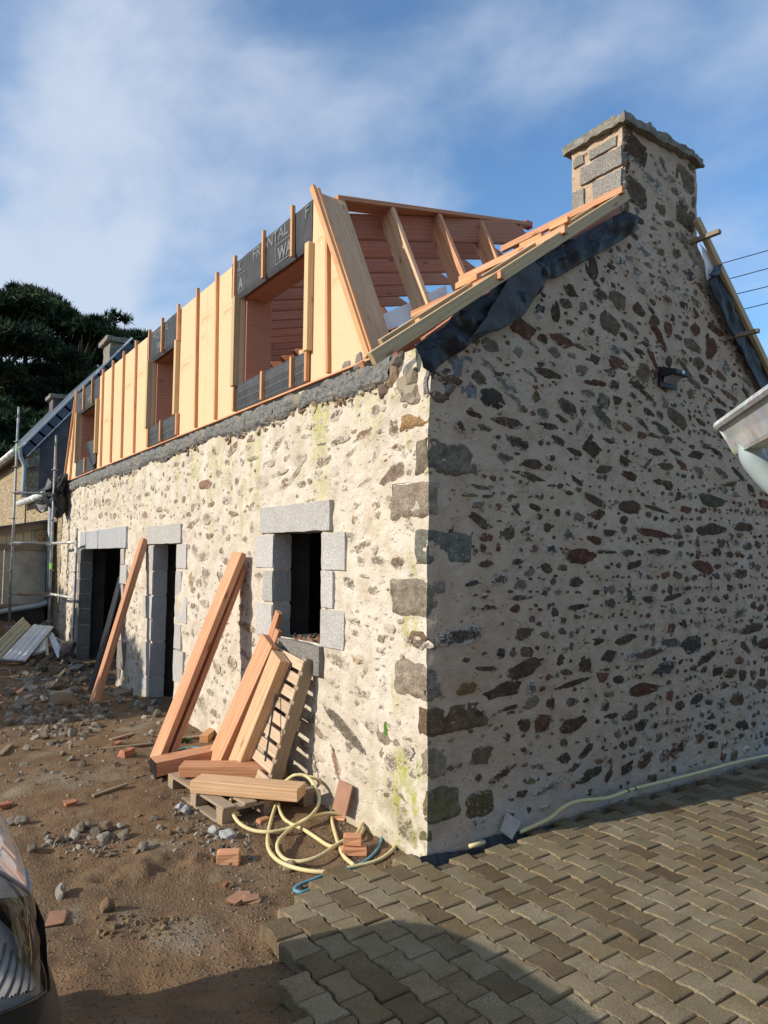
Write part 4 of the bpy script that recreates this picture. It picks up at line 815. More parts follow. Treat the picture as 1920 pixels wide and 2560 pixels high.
batten(11.40, ZB, 11.06, 5.19); batten(12.0, ZB, 11.12, 5.2)
for y in (3.281, 2.575, 1.962, 5.72, 5.075, 9.70, 10.39): batten(y - .004, W1 - .025, y + .004, 5.15 + .02 * rng.random(), off=.012)
for y in (3.235, 2.55, 1.935, 1.655, 5.03, 5.675, 10.1): batten(y, ZB + .012, y, W0 - .005, off=.009)
batten(6.25, ZB + .012, 6.25, W0)
beam('cover_batten', (XF - .02, 1.60 + .02, 5.20), (XF - .02, .665 + .03, 3.46), .055, .036, M_batt, dorm, up=(1, 0, 0))
beam('edge_strip', (-.03, .68, 3.436), (-.03, 12.0, 3.436), .03, .018, M_doug, dorm)
beam('base_membrane', (-.012, .55, 3.405), (-.012, 12.1, 3.405), .02, .03, M_black, dorm)
# rolled flap of membrane below the far window
V = []; n = 26
for i in range(n):
    a = i / (n - 1); V.append([(XF - .02 - .16 * math.sin(a * 3.1) * .9 * (1 - j / 9 * .75), 9.33 + .52 * a * (1 - j / 9 * .8) - .05, 3.98 - .45 * a * .35 - (j / 9) * .42 + .0 * a) for j in range(10)])
link('membrane_flap', grid_mesh('membrane_flap', np.array(V), flip=True), M_black, dorm)
# near cheek: corner board, studs, head plate
def cbar(name, x0, z0, x1, z1, wx, depth, mat, off=0):
    p0 = cheek(x0, z0, off - depth / 2); p1 = cheek(x1, z1, off - depth / 2)
    return beam(name, p0, p1, wx, depth, mat, dorm, up=NRM)
cbar('corner_board', .10, 3.46, .115, 5.135, .235, .045, M_dougl, .02); cbar('corner_lath', -.018, 3.45, .0, 5.17, .034, .03, M_batt, .04)
cbar('corner_post', .06, 3.46, .07, 5.13, .10, .16, M_doug, -.03)
for k, (xt, xb) in enumerate(((.275, .225), (.90, .86), (1.56, 1.53), (2.23, 2.20), (2.93, 2.93))):
    zb = 3.46 + .765 * xb; cbar('stud', xb, zb - .05, xt, roofz(xt) - .02, .05, .20, M_dougl if k in (0, 1) else M_doug, .0)
pa = cheek(.20, roofz(.20), .0); pb = cheek(3.05, roofz(3.05), .0)
d = Vector((0, 1, 0)) * .11
beam('head_plate', Vector((.20, pa.y + .10, roofz(.2))), Vector((3.12, pb.y + .10, roofz(3.12))), .24, .04, M_doug, dorm)
# joists of the low roof, running in from the front wall to the ridge
y = 1.92
i = 0
while y < 11.7:
    x1 = 2.78; pts = [(.0, roofz(0) - .275), (x1 + .36, roofz(x1 + .36) - .29), (x1 - .08, roofz(x1 - .08) - .03), (.0, roofz(0) - .03)]
    yy = y
    M4 = Matrix(((1, 0, 0, 0), (0, 0, -1, yy), (0, 1, 0, 0), (0, 0, 0, 1)))
    # local X along the joist for the grain
    a = math.atan(.257); ca, sa = math.cos(a), math.sin(a)
    loc = [((px_) * ca + (pz_ - 5.0) * sa, -(px_) * sa + (pz_ - 5.0) * ca) for px_, pz_ in pts]
    Mj = Matrix(((ca, -sa, 0, 0), (0, 0, -1, yy), (sa, ca, 0, 5.0), (0, 0, 0, 1)))
    prism('joist', loc, .07, Mj, M_joist, dorm); y += .50; i += 1
for yy in np.arange(3.45, 11.7, .62):      # far studs behind the boarding
    if not any(a - .1 < yy < b + .1 for a, b in WIN): beam('inner_stud', (.13, yy, 3.45), (.13, yy, 5.05), .045, .17, M_joist, dorm, up=(1, 0, 0))
for k in range(11):      # boarding of the rear slope
    xa = 2.80 + k * .205; za = 5.62 - .205 * k * .92; beam('sarking_board', (xa + .1, 4.6, za - .09), (xa + .1, 11.7, za - .09), .26, .022, M_joist, dorm, up=(.92, 0, 1))
# ------------------------------------------------------------------ roof strip along the gable
rz = lambda x: 3.40 + .765 * x
roof = beam('roof_strip', (-.02, .34, rz(-.02) - .03), (2.16, .34, rz(2.16) - .03), .06, .17, M_joist, house)
beam('rafter', (-.02, .78, rz(-.02) - .02), (2.6, .78, rz(2.6) - .02), .06, .16, M_doug, roof); beam('rafter', (.02, .05, rz(.02) - .03), (2.15, .05, rz(2.15) - .03), .06, .15, M_joist, roof)
sl = Vector((1, 0, .765)).normalized()
a0 = PY((929, 905), -.1); a1 = PY((1566, 488), -.1)
def over(p, dy=0, dz=0): return Vector((p[0], p[1] + dy, p[2] + dz))
beam('counter_batten', over(a0, 0, .02), over(a1, 0, .0), .045, .085, M_pine, roof, up=(0, 0, 1))
beam('counter_batten', over(a0, .26, .03) + sl * .32, over(a1, .26, .02), .045, .07, M_pine, roof, up=(0, 0, 1))
for p, far in (((1257, 679), (1015, 786)), ((1416, 567), (1154, 695)), ((1559, 468), (1301, 591))):
    e = PY(p, -.16); yf = .62 + .35 * (e[2] - 3.9) + .25
    beam('tile_batten', (e[0], -.16, e[2] - .02), (e[0], yf, e[2] - .02), .045, .06, M_doug, roof)
e = PY((1015, 800), .3)
for (px_, py_, l) in ((1030, 815, .12), (1170, 705, .12), (1330, 605, .12), (1400, 560, .1)):
    e = PY((px_, py_), .2); beam('packing_piece', over(e, -l, 0), over(e, l, 0), .05, .05, M_batt, roof)
# white underlay turned up behind the studs
c3p = [[(480, 880), (600, 818), (720, 765), (840, 712), (935, 662), (1010, 630)], [(500, 985), (620, 925), (735, 880), (850, 820), (960, 760), (1020, 720)]]
G = np.array([[PL(c3(*p)) + np.array([0, .30, 0]) for p in r] for r in c3p]); G2 = np.stack([np.stack([np.interp(np.linspace(0, 5, 24), np.arange(6), G[r][:, k]) for k in range(3)], -1) for r in range(2)])
T = np.linspace(0, 1, 8)[:, None, None]; GG = G2[0] * (1 - T) + G2[1] * T; GG[..., 1] += .03 * fbm(GG * 5, 2, 12)
link('white_underlay', grid_mesh('white_underlay', GG), M_white, roof)
# tarpaulin over the gable edge
up_ = [(905, 930), (945, 890), (1010, 850), (1095, 800), (1180, 745), (1290, 655), (1330, 660), (1400, 610), (1500, 560), (1553, 533)]
lo_ = [(1066, 930), (1090, 905), (1150, 865), (1210, 820), (1278, 790), (1305, 765), (1345, 688), (1372, 696), (1480, 640), (1575, 590)]
up_ = [(1031, 862), (1072, 835), (1110, 808), (1150, 772), (1215, 735), (1275, 690), (1325, 655), (1380, 622), (1480, 570), (1555, 532)]
lo_ = [(1078, 929), (1120, 895), (1170, 858), (1230, 825), (1300, 795), (1330, 752), (1365, 698), (1385, 696), (1470, 650), (1575, 588)]
def sheet(name, up_, lo_, Y, mat, parent, n=60, m=18, amp=.03, seed=0, th=.004):
    A = np.array([PY(p, Y) for p in up_]); B = np.array([PY(p, Y) for p in lo_]); t = np.linspace(0, len(A) - 1, n)
    A = np.stack([np.interp(t, np.arange(len(A)), A[:, k]) for k in range(3)], -1); B = np.stack([np.interp(t, np.arange(len(B)), B[:, k]) for k in range(3)], -1)
    s = np.linspace(0, 1, m)[None, :, None]; G = A[:, None] * (1 - s) + B[:, None] * s
    f = fbm(np.stack([G[..., 0] * 5 + G[..., 2] * 3, G[..., 2] * 5, 0 * G[..., 0]], -1), 4, seed); fo = np.sin(G[..., 0] * 23 + 3 * f) * .4
    G[..., 1] -= amp * (np.abs(f) * 1.3 + fo * .5 + .3) * (.25 + .75 * np.sin(np.linspace(.1, 3.0, m))[None])
    G[..., 2] += .012 * f
    o = link(name, grid_mesh(name, G, flip=False), mat, parent); mo = o.modifiers.new('thick', 'SOLIDIFY'); mo.thickness = th; return o
sheet('tarpaulin', up_, lo_, -.05, M_tarp, roof, 110, 24, .06, 5)
sheet('tarpaulin_fold', [(1268, 700), (1292, 668), (1330, 657), (1352, 672)], [(1180, 838), (1252, 822), (1300, 795), (1338, 735)], -.10, M_tarpg, roof, 40, 16, .03, 8)
sheet('tarpaulin_flap', [(1035, 862), (1060, 872), (1090, 862)], [(1056, 918), (1078, 932), (1112, 900)], -.11, M_tarp, roof, 16, 12, .02, 9)
# rear slope seen edge on
ra = PY((1741, 548), -.1); rb = PY((1935, 950), -.1); rd = Vector(rb - ra).normalized(); rb2 = Vector(rb) + rd * .9
beam('counter_batten', ra, rb2, .045, .07, M_pine, roof)
for p, far in (((1800, 578), .9), ((1897, 826), .5)):
    e = PY(p, -.30); beam('tile_batten', (e[0], -.30, e[2]), (e[0], far, e[2]), .05, .04, M_old, roof)
sheet('tarpaulin', [(1795, 672), (1820, 720), (1850, 775), (1880, 838), (1925, 920), (1990, 1040)], [(1765, 705), (1785, 755), (1812, 810), (1845, 870), (1895, 968), (1960, 1090)], -.06, M_tarp, roof, 50, 12, .03, 15)
sheet('white_underlay', [(1748, 610), (1765, 630), (1790, 655), (1800, 668)], [(1756, 640), (1762, 668), (1764, 690), (1770, 712)], -.05, M_white, roof, 16, 10, .02, 16)
sheet('tarpaulin_flap', [(1783, 668), (1803, 657)], [(1770, 690), (1795, 685)], -.12, M_tarp, roof, 8, 6, .01, 17)
# black drain membrane along the wall foot
for k, (x0, x1) in enumerate(((-.10, .42), (.45, 1.2))):
    n = 24; X = np.linspace(x0, x1, n); G = np.stack([np.stack([X, -.05 - .07 * s + 0 * X + .006 * np.sin(X * 60), -.075 + .10 * (1 - s) * (1.0 - .5 * sst(X, x0, x1)) + 0 * X], -1) for s in np.linspace(0, 1, 6)], 1)
    link('drain_membrane', grid_mesh('drain_membrane', G), M_black, gable)
# ---- lettering on the boards and membranes
def letters(txt, size, y, z, mat, parent, x=None, bold=0.0, rot=0, align='LEFT', sx=1.0):
    cu = bpy.data.curves.new('lettering', 'FONT'); cu.body = txt; cu.size = size; cu.extrude = .0004; cu.offset = bold; cu.align_x = align; cu.fill_mode = 'FRONT'
    tmp = bpy.data.objects.new('tmp', cu); COL.objects.link(tmp); me = bpy.data.meshes.new_from_object(tmp); bpy.data.objects.remove(tmp); bpy.data.curves.remove(cu)
    me.name = 'lettering'; me.materials.clear(); me.materials.append(mat); o = bpy.data.objects.new('lettering', me); COL.objects.link(o); o.parent = parent
    Mx = Matrix(((0, 0, -1, XF - .0125 if x is None else x), (-1, 0, 0, y), (0, 1, 0, z), (0, 0, 0, 1))) @ Matrix.Rotation(rot, 4, 'Z') @ Matrix.Diagonal((sx, 1, 1, 1))
    o.matrix_basis = wm(parent).inverted() @ Mx; return o
def outline(y0, y1, z0, z1, t, mat, x):
    for a, b in (((y0, z0), (y1, z0)), ((y1, z0), (y1, z1)), ((y1, z1), (y0, z1)), ((y0, z1), (y0, z0))):
        beam('printed_line', (x, *a), (x, *b), .001, t, mat, dorm, up=(0, a[0] == b[0], a[0] != b[0]), c=.0001)
XM = XF - .0155
letters('FRONTAL', .16, 2.87, 4.965, M_print, dorm, XM, .001, sx=1.1); letters('AL', .16, 3.33, 4.965, M_print, dorm, XM, .001, sx=1.1); letters('F', .16, 1.765, 4.965, M_print, dorm, XM, .001, sx=1.05)
for yb, yl in ((3.37, 3.05), (2.34, 1.945)):
    letters('WA' if yb < 3 else 'A', .17, yl + .345 if yb < 3 else 3.22, 4.765, M_print, dorm, XM, .006, sx=.95); outline(yb, yl, 4.735, 4.925, .009, M_print, XM)
letters('FRONTAL', .16, 6.2, 4.95, M_print, dorm, XM, .001); letters('WA', .17, 5.98, 4.765, M_print, dorm, XM, .006, sx=.95); outline(6.02, 5.62, 4.735, 4.925, .009, M_print, XM)
letters('FRONTAL', .15, 10.8, 4.95, M_print, dorm, XM); letters('WA', .16, 10.1, 4.77, M_print, dorm, XM, .004)
for a, b in WIN[:2]:
    for k, z in enumerate((3.70, 3.682, 3.664, 3.646, 3.57, 3.485)):
        if k in (5,):
            for yy in np.arange(a + .05, b - .03, .06): beam('printed_line', (XM, yy, z), (XM, yy + .03, z), .001, .004, M_line, dorm, c=.0001)
        else: beam('printed_line', (XM + .0, a + .04, z), (XM, b - .04, z), .001, .0035, M_line, dorm, c=.0001)
    for yy in np.arange(a + .1, b - .05, .16): beam('printed_line', (XM, yy, 3.575), (XM, yy, 3.61), .001, .0035, M_line, dorm, up=(0, 1, 0), c=.0001)
for y, z in ((1.30, 4.22), (3.66, 4.62), (4.32, 4.72), (4.98, 4.30), (7.55, 4.55), (8.85, 4.2), (6.93, 4.6)):
    letters('pavatex' if y > 1.5 else 'pava', .085, y - .01, z, M_printf, dorm, XF - .0006); outline(y + .02, y - (.36 if y > 1.5 else .19), z - .03, z + .085, .004, M_printf, XF - .0004)
letters('071', .07, 1.55, 4.66, M_printf, dorm, XF - .0006); letters('071', .07, 4.3, 4.5, M_printf, dorm, XF - .0006)
letters('S', .06, .69, 3.40, mat_simple('red_crayon', (.55, .09, .04), .7, bump=0), dorm, -.14)

# ---- wall lamp on the gable
lp = [PY(p, 0) for p in ((1643, 917), (1698, 942), (1643, 962), (1685, 972))]
lx, lz = 2.74, 3.585
lamp = thing('wall_lamp', 'black solar wall lamp with motion sensor fixed high on the stone gable', 'lamp', (lx, -.03, lz - .09))
def local(o, pts): c = Vector(o.matrix_basis.translation); return [Vector(p) - c for p in pts]
def convex(name, pts, mat, parent):
    bm = bmesh.new(); [bm.verts.new(p) for p in pts]; bmesh.ops.convex_hull(bm, input=bm.verts); bmesh.ops.recalc_face_normals(bm, faces=bm.faces); m = bpy.data.meshes.new(name); bm.to_mesh(m); bm.free()
    return link(name, m, mat, parent)
convex('backplate', [(-.13, .02, -.005), (.13, .02, -.005), (.13, .02, .17), (-.13, .02, .17), (-.13, .0, -.005), (.13, .0, -.005), (.13, .0, .17), (-.13, .0, .17)], M_black, lamp)
convex('housing', [(-.12, .0, .168), (.12, .0, .168), (-.12, .0, .085), (.12, .0, .085), (-.10, -.14, .125), (.10, -.14, .125), (-.10, -.14, .085), (.10, -.14, .085)], M_black, lamp)
convex('diffuser', [(-.085, -.006, .03), (.085, -.006, .03), (-.085, -.006, .10), (.085, -.006, .10), (-.08, -.108, .094), (.08, -.108, .094)], mat_simple('lamp_diffuser', (.30, .29, .30), .25, var=.03, bump=0), lamp)
V, F = tube_vf([(0, -.132, .105), (0, -.15, .105)], .016, 12); link('sensor', mesh('sensor', V, F, True), M_white, lamp)
# ------------------------------------------------------------------ concrete pavers
paving = struct(link('paving', None))
bpy.data.objects.remove(paving)
bed = [(x, y, -.03) for x, y in [(-.05, -.12), (-.45, .04), (-.85, -.02), (-1.12, -.2), (-1.28, -.55), (-1.36, -.9), (-1.5, -1.2), (-1.95, -2.7), (-2.0, -5.1), (7.1, -5.1), (7.1, -.12)]]
paving = struct(link('paving', mesh('paving', bed, [tuple(range(len(bed)))[::-1]]), M_sand))
half = [(.0815, .100), (.0815, .066), (.0690, .040), (.0690, -.040), (.0815, -.066), (.0815, -.100)]
OUT = [(x, y) for x, y in half] + [(-x, -y) for x, y in half]      # clockwise
def paver_mesh(k):
    r0 = np.random.default_rng(300 + k); n = len(OUT); g = .963; V = []
    def ring(sc_, z): V.extend([(x * g - math.copysign(sc_, x) + r0.normal(0, .0009), y * g - math.copysign(sc_, y) + r0.normal(0, .0009), z + r0.normal(0, .0006)) for x, y in OUT])
    ring(0, -.08); ring(0, -.009); ring(.0022, -.003); ring(.0065, 0)
    F = []
    for q in range(3): F += [(q * n + i, (q + 1) * n + i, (q + 1) * n + (i + 1) % n, q * n + (i + 1) % n) for i in range(n)]
    F = [f[::1] for f in F]; F.append(tuple(3 * n + i for i in range(n))[::-1])
    m = mesh('paver', V, F); m.materials.append(M_pav); return m, np.array(V), F
PM = [paver_mesh(k) for k in range(6)]
Uv = np.array([.1512, -.1036]); Vv_ = np.array([.0, -.2003]); O0 = np.array([-.806 * 1.2 + .0755, -.323 * 1.2 + .10])
PV = []
for i in range(-14, 60):
    for j in range(-60, 50):
        c = O0 + i * Uv + j * Vv_
        if inside(c[0], c[1], PAVE) and c[1] < (-.125 if c[0] > .05 else 9) and not (c[0] > -.1 and c[1] > -.11): PV.append(c)
def pscore(c):
    d = np.array([c[0], c[1], 0]) - CAM; dep = d @ CF
    if dep < .3: return 0
    x = 960 + FPX * (d @ CR) / dep; y = 1280 - FPX * (d @ CU) / dep
    return (1 if -60 < x < 1980 and y < 2660 else .001) / dep ** 3
PV.sort(key=lambda c: -pscore(c))
TONE = [(.25, .218, .16), (.27, .238, .175), (.235, .202, .148), (.26, .225, .155), (.20, .162, .108), (.235, .195, .13), (.285, .255, .195), (.165, .132, .09), (.25, .22, .165), (.255, .222, .165)]
prest = []
for i, c in enumerate(PV):
    left = c[0] < -.9
    tilt = (rng.normal(0, .012), rng.normal(0, .012)); dz = rng.normal(0, .0025) - .006; rot = rng.normal(0, .012)
    if left and rng.random() < .35: dz -= .004; tilt = (tilt[0] * 2, tilt[1] * 2)
    M4 = Matrix.Translation((c[0] + rng.normal(0, .0015), c[1] + rng.normal(0, .0015), dz)) @ Matrix.Rotation(rot, 4, 'Z') @ Matrix.Rotation(tilt[0], 4, 'X') @ Matrix.Rotation(tilt[1], 4, 'Y')
    tone = np.array(TONE[rng.integers(len(TONE))]) * rng.uniform(.8, 1.0) * np.array((1.05, 1.0, .90))
    if i < 300:
        o = bpy.data.objects.new('paver', PM[i % 6][0]); COL.objects.link(o); o.parent = paving; o.matrix_basis = M4; o.color = (*map(float, tone), 1)
    else: prest.append((i % 6, M4, tone))
def mat_paverv():
    m = M_pav.copy(); m.name = 'paver_far'; t = m.node_tree; oi = [x for x in t.nodes if x.type == 'OBJECT_INFO'][0]; vc = t.nodes.new('ShaderNodeVertexColor'); vc.layer_name = 'Col'
    for l in [l for l in t.links if l.from_socket == oi.outputs['Color']]: t.links.new(vc.outputs['Color'], l.to_socket)
    return m
V, F, C, b = [], [], [], 0
for k, M4, tone in prest:
    M4 = np.array(M4); Vp = PM[k][1]; V.append(Vp @ M4[:3, :3].T + M4[:3, 3]); F += [tuple(b + q for q in f) for f in PM[k][2]]; b += len(Vp); C.append(np.tile([*tone, 1], (len(Vp), 1)))
me = mesh('distant_pavers', np.vstack(V), F); ca = me.color_attributes.new('Col', 'FLOAT_COLOR', 'POINT'); ca.data.foreach_set('color', np.vstack(C).astype(np.float32).ravel())
stuff(link('distant_pavers', me, mat_paverv(), paving))

# ------------------------------------------------------------------ leaning timbers
g5 = crop(340, 1820, 520 / 1659); g7 = crop(400, 1850, 700 / 1659)
def gh(x, y): return float(gz(np.array([x]), np.array([y]))[0])
def lean(name, label, cat, tl, tr, bl, br, th, mat, xt=-.07, zb=0.02, drop=0, group=None, grow=0, xb=None, wide=None):
    a, b = PX(tl, xt), PX(tr, xt); c, d_ = (PZ(bl, zb), PZ(br, zb)) if xb is None else (PX(bl, xb), PX(br, xb))
    p1 = Vector((a + b) / 2); p0 = Vector((c + d_) / 2); wd = max(.04, abs(d_[1] - c[1]) * .5 + abs(b[1] - a[1]) * .5)
    wd = wide or wd; ax = (p1 - p0).normalized(); p0 = p0 - ax * drop; p1 = p1 + ax * grow
    n = ax.cross(Vector((0, 1, 0))); n = n if n.x < 0 else -n; n.normalize()
    off = -n * th / 2
    return tag(beam(name, p0 + off, p1 + off, wd, th, mat, None, up=n, c=.005), label, cat, group)
lean('leaning_beam', 'long orange beam leaning on the wall between window and narrow doorway', 'beam', c6(660, 214), c6(736, 226), c6(66, 1682), c6(158, 1672), .06, M_doug, xt=-.11, wide=.235)
lean('leaning_plank', 'orange plank leaning behind the long beam left of the window', 'plank', c6(690, 330), c6(738, 345), c6(160, 1680), c6(225, 1668), .05, M_doug, xt=-.05, wide=.19)
lean('leaning_beam', 'single orange post leaning between the two doorways', 'beam', c5(1112, 302), c5(1145, 312), c5(698, 1622), c5(745, 1632), .085, M_doug, xt=-.09)
lean('wrapped_plank', 'plank wrapped in blue-black plastic leaning in the wide doorway', 'plank', c5(945, 590), c5(985, 592), c5(690, 1528), c5(735, 1535), .03, M_tarp, xt=.02)
lean('thick_beam', 'thickest orange beam leaning under the window beside the pallet', 'beam', c6(868, 812), c6(938, 846), c6(470, 1676), c6(578, 1676), .075, M_doug, xt=-.22, zb=.10, drop=.10, wide=.26)
lean('thick_beam', 'paler beam leaning directly on the slatted pallet', 'beam', c6(932, 925), c6(1002, 945), c6(636, 1676), c6(714, 1672), .10, M_dougl, xt=-.25, zb=.17, drop=.16, wide=.21)
lean('thin_batten', 'taller thin batten sticking up behind the thickest beam', 'batten', c6(960, 632), c6(988, 640), c6(905, 812), c6(935, 820), .05, M_doug, xt=-.035, xb=-.05, drop=.95)
lean('thin_batten', 'shorter thin batten behind the thickest beam', 'batten', c6(960, 755), c6(985, 763), c6(935, 830), c6(962, 838), .045, M_doug, xt=-.045, xb=-.06, drop=.9)
# leaning pallet
pt = Vector((-.06, 1.46, 1.085)); pb_ = Vector((-.33, 1.58, .04)); axp = (pt - pb_).normalized(); side = Vector((0, 1, 0)); side = (side - axp * side.dot(axp)).normalized(); npn = axp.cross(side); npn = npn if npn.x < 0 else -npn
pal = thing('pallet', 'slatted wooden pallet leaning on the wall below the window', 'pallet', tuple(pb_))
LP = (pt - pb_).length; WP = .62
for s in (.035, WP - .035): beam('stringer', pb_ + side * s - npn * .0, pt + side * s, .07, .10, M_pal, pal, up=npn)
nS = 9
for k in range(nS):
    p = pb_ + axp * (LP * (k + .45) / nS)
    beam('slat', p - side * .0 + npn * .061, p + side * WP + npn * .061, .088, .02, M_palb, pal, up=npn)
for k in (0, 4, 8):
    p = pb_ + axp * (LP * (k + .45) / nS); beam('bottom_slat', p + npn * -.061, p + side * WP + npn * -.061, .09, .02, M_pal, pal, up=npn)
tag(beam('iron_rod', PX(c6(965, 1205), -.26), PX(c6(893, 1668), -.47), .014, .014, M_black), 'thin dark rod leaning against the pallet slats', 'rod')
# pallet on the ground carrying three offcuts
zg = -.05; pa = Vector(PZ((556, 2068), zg)); pl_ = Vector(PZ((418, 1974), zg)); pr = Vector(PZ((790, 2012), zg))
ax1 = (pl_ - pa); L1 = ax1.length; ax1.normalize(); ax2 = (pr - pa); ax2 = (ax2 - ax1 * ax2.dot(ax1)).normalized(); L2 = .80
gp = thing('pallet', 'weathered pallet lying on the ground under the thick timber offcuts', 'pallet', tuple(pa))
for a in (0.06, L1 / 2, L1 - .06):
    for b in (.05, L2 / 2, L2 - .05):
        c = pa + ax1 * a + ax2 * b; beam('foot_block', c - ax2 * .05 + Vector((0, 0, .055)), c + ax2 * .05 + Vector((0, 0, .055)), .10, .08, M_pal, gp)
for b in (.05, L2 / 2, L2 - .05): beam('runner', pa + ax2 * b + Vector((0, 0, .007)), pa + ax1 * L1 + ax2 * b + Vector((0, 0, .007)), .10, .016, M_pal, gp)
for a in (0.06, L1 / 2, L1 - .06): beam('cross_board', pa + ax1 * a + Vector((0, 0, .104)), pa + ax1 * a + ax2 * L2 + Vector((0, 0, .104)), .11, .018, M_pal, gp)
for b in (.055, .23, .4, .57, .745): beam('top_board', pa + ax2 * b + Vector((0, 0, .124)), pa + ax1 * L1 + ax2 * b + Vector((0, 0, .124)), .105, .02, M_pal, gp)
zt = zg + .135
def lying(name, label, bl, br, z0, h, wd, mat, cat='beam', back=None):
    a, b = Vector(PZ(bl, z0)), Vector(PZ(br, z0)); ax = (b - a).normalized(); n = Vector((-ax.y, ax.x, 0)); n = n if n.dot(Vector(CF)) > 0 else -n
    o = Vector((0, 0, h / 2)) + n * wd / 2
    return tag(beam(name, a + o, b + o, wd, h, mat, None, c=.005), label, cat)
lying('timber_offcut', 'pale thick timber offcut lying nearest on the ground pallet', g5(428, 520), g5(1288, 596), zt + .005, .095, .20, M_dougl)
lying('timber_offcut', 'orange thick timber offcut lying behind the pale one', g5(338, 396), g5(1186, 394), zt + .02, .09, .18, M_doug)
a = Vector(PZ(g5(135, 372), zt - .06)); b = Vector(PZ(g5(640, 262), zt - .02)); tag(beam('timber_offcut', a + Vector((0, 0, .065)), b + Vector((0, 0, .065)), .21, .125, M_doug, c=.005), 'orange timber with a blackened end lying across the foot of the leaning beam', 'beam')
ed = (a - b).normalized(); tag(beam('black_end_cap', a + Vector((0, 0, .065)) + ed * .001, a + Vector((0, 0, .065)) + ed * .006, .212, .127, M_black), 'blackened cut end of the orange timber by the leaning beam', 'end cap')
o_ = bpy.data.objects['black_end_cap']; par = [x for x in bpy.data.objects if x.name.startswith('timber_offcut')][-1]; mw = o_.matrix_basis.copy(); o_.parent = par; o_.matrix_basis = par.matrix_basis.inverted() @ mw
for k in ('label', 'category'): del o_[k]
a = PZ(g5(540, 120), .0); b = PZ(g5(650, 80), .0); tag(beam('small_block', Vector(a) + Vector((0, 0, .04)), Vector(b) + Vector((.05, .2, .04)), .09, .08, M_batt), 'small yellow-ended timber block at the wall foot behind the beams', 'block')
# ------------------------------------------------------------------ hoses
def hose(name, label, paths, r, mat, cat='hose', zf=None, seg=8):
    V, F = [], []
    for P in paths:
        Q = []
        for q in P:
            x, y = q[:2]; lift = q[2] if len(q) > 2 else 0
            p = PZ((x, y), 0.0); g = max(gh(p[0], p[1]), -.06) + r + lift; p = PZ((x, y), g); Q.append(p)
        v, f = tube_vf(smooth_path(Q, 7), r, seg); b = len(V); V += v; F += [[b + i for i in q] for q in f]
    return tag(link(name, mesh(name, V, F, True), mat), label, cat)
h7 = lambda L_: [(*g7(q[0], q[1]), *(q[2:])) for q in L_]
hose('garden_hose', 'cream hose coiled in loose loops on the dirt beside the house corner', [
    h7([(690, 372, .06), (662, 460), (640, 560), (642, 640), (684, 702), (762, 746), (880, 775), (1000, 780), (1130, 755), (1280, 718), (1370, 660), (1405, 592), (1385, 522), (1322, 474), (1252, 462, .02), (1202, 492, .03), (1160, 560, .03), (1060, 612, .02), (940, 690, .01), (830, 720), (740, 706), (696, 650), (708, 590, .02), (780, 520, .03), (880, 462, .04), (980, 437, .03), (1080, 437, .02), (1160, 456, .01), (1210, 502), (1200, 545), (1150, 592)]),
    h7([(742, 245, .16), (800, 208, .20), (870, 216, .20), (920, 280, .16), (943, 345, .10), (930, 402, .06), (890, 452, .05), (830, 492, .04), (740, 530, .02), (640, 545, .02), (540, 532, .02), (462, 484, .03), (422, 412, .06), (416, 362, .10), (440, 340, .11)]),
    h7([(700, 372, .06), (712, 424, .02), (752, 482), (850, 530), (930, 582), (990, 622), (1040, 636)]),
    h7([(850, 212, .18), (930, 232, .16), (985, 302, .08), (1010, 382, .02), (1020, 482), (1040, 562), (1062, 632), (1092, 692), (1150, 742)])], .0135, M_hose)
hose('water_pipe', 'blue water pipe curving past the cream hose under the paving edge', [h7([(950, 325, .02), (1020, 352), (1140, 395), (1230, 440), (1290, 490), (1316, 560), (1292, 640), (1240, 700), (1180, 738), (1080, 780), (990, 796), (900, 830), (830, 856), (796, 886), (830, 902), (872, 892), (900, 880)])], .011, M_blue, 'pipe')
hose('water_pipe', 'blue pipe lying on the dirt behind the leaning timbers', [h7([(60, 75), (90, 62), (180, 46), (290, 50), (420, 80)]), h7([(820, 175, .1), (850, 165, .1), (890, 150, .12)])], .011, M_blue, 'pipe')
gp_ = [(405, 1578), (440, 1562), (480, 1545), (560, 1505), (620, 1455), (700, 1422), (850, 1405), (960, 1365), (1100, 1330), (1300, 1280), (1500, 1225), (1659, 1190), (1900, 1135)]
V, F = tube_vf(smooth_path([PY(cB(*q), -.10) for q in gp_], 6), .0145, 8); v2, f2 = tube_vf([PY(cB(*q), -.10) for q in ((150, 1650), (190, 1640), (225, 1628))], .0145, 8); b = len(V)
hg = tag(link('garden_hose', mesh('garden_hose', V + v2, F + [[b + i for i in q] for q in f2], True), M_hose), 'cream hose running along the foot of the gable wall', 'hose')
for q in ((948, 1368), (985, 1358)):
    p = Vector(PY(cB(*q), -.10)); 
    V, F = tube_vf([p + Vector((-.005, 0, -.0015)), p + Vector((.005, 0, .0015))], .0185, 10); link('hose_clip', mesh('hose_clip', V, F, True), M_black, hg)
hose('grey_cable', 'thin grey cable lying across the rubble in front of the doorways', [[c5(*q) for q in ((-60, 1340), (0, 1345), (62, 1348), (82, 1375), (90, 1405), (130, 1424), (250, 1432), (450, 1425), (700, 1415), (830, 1412), (940, 1422))]], .009, M_cableg, 'cable', seg=6)
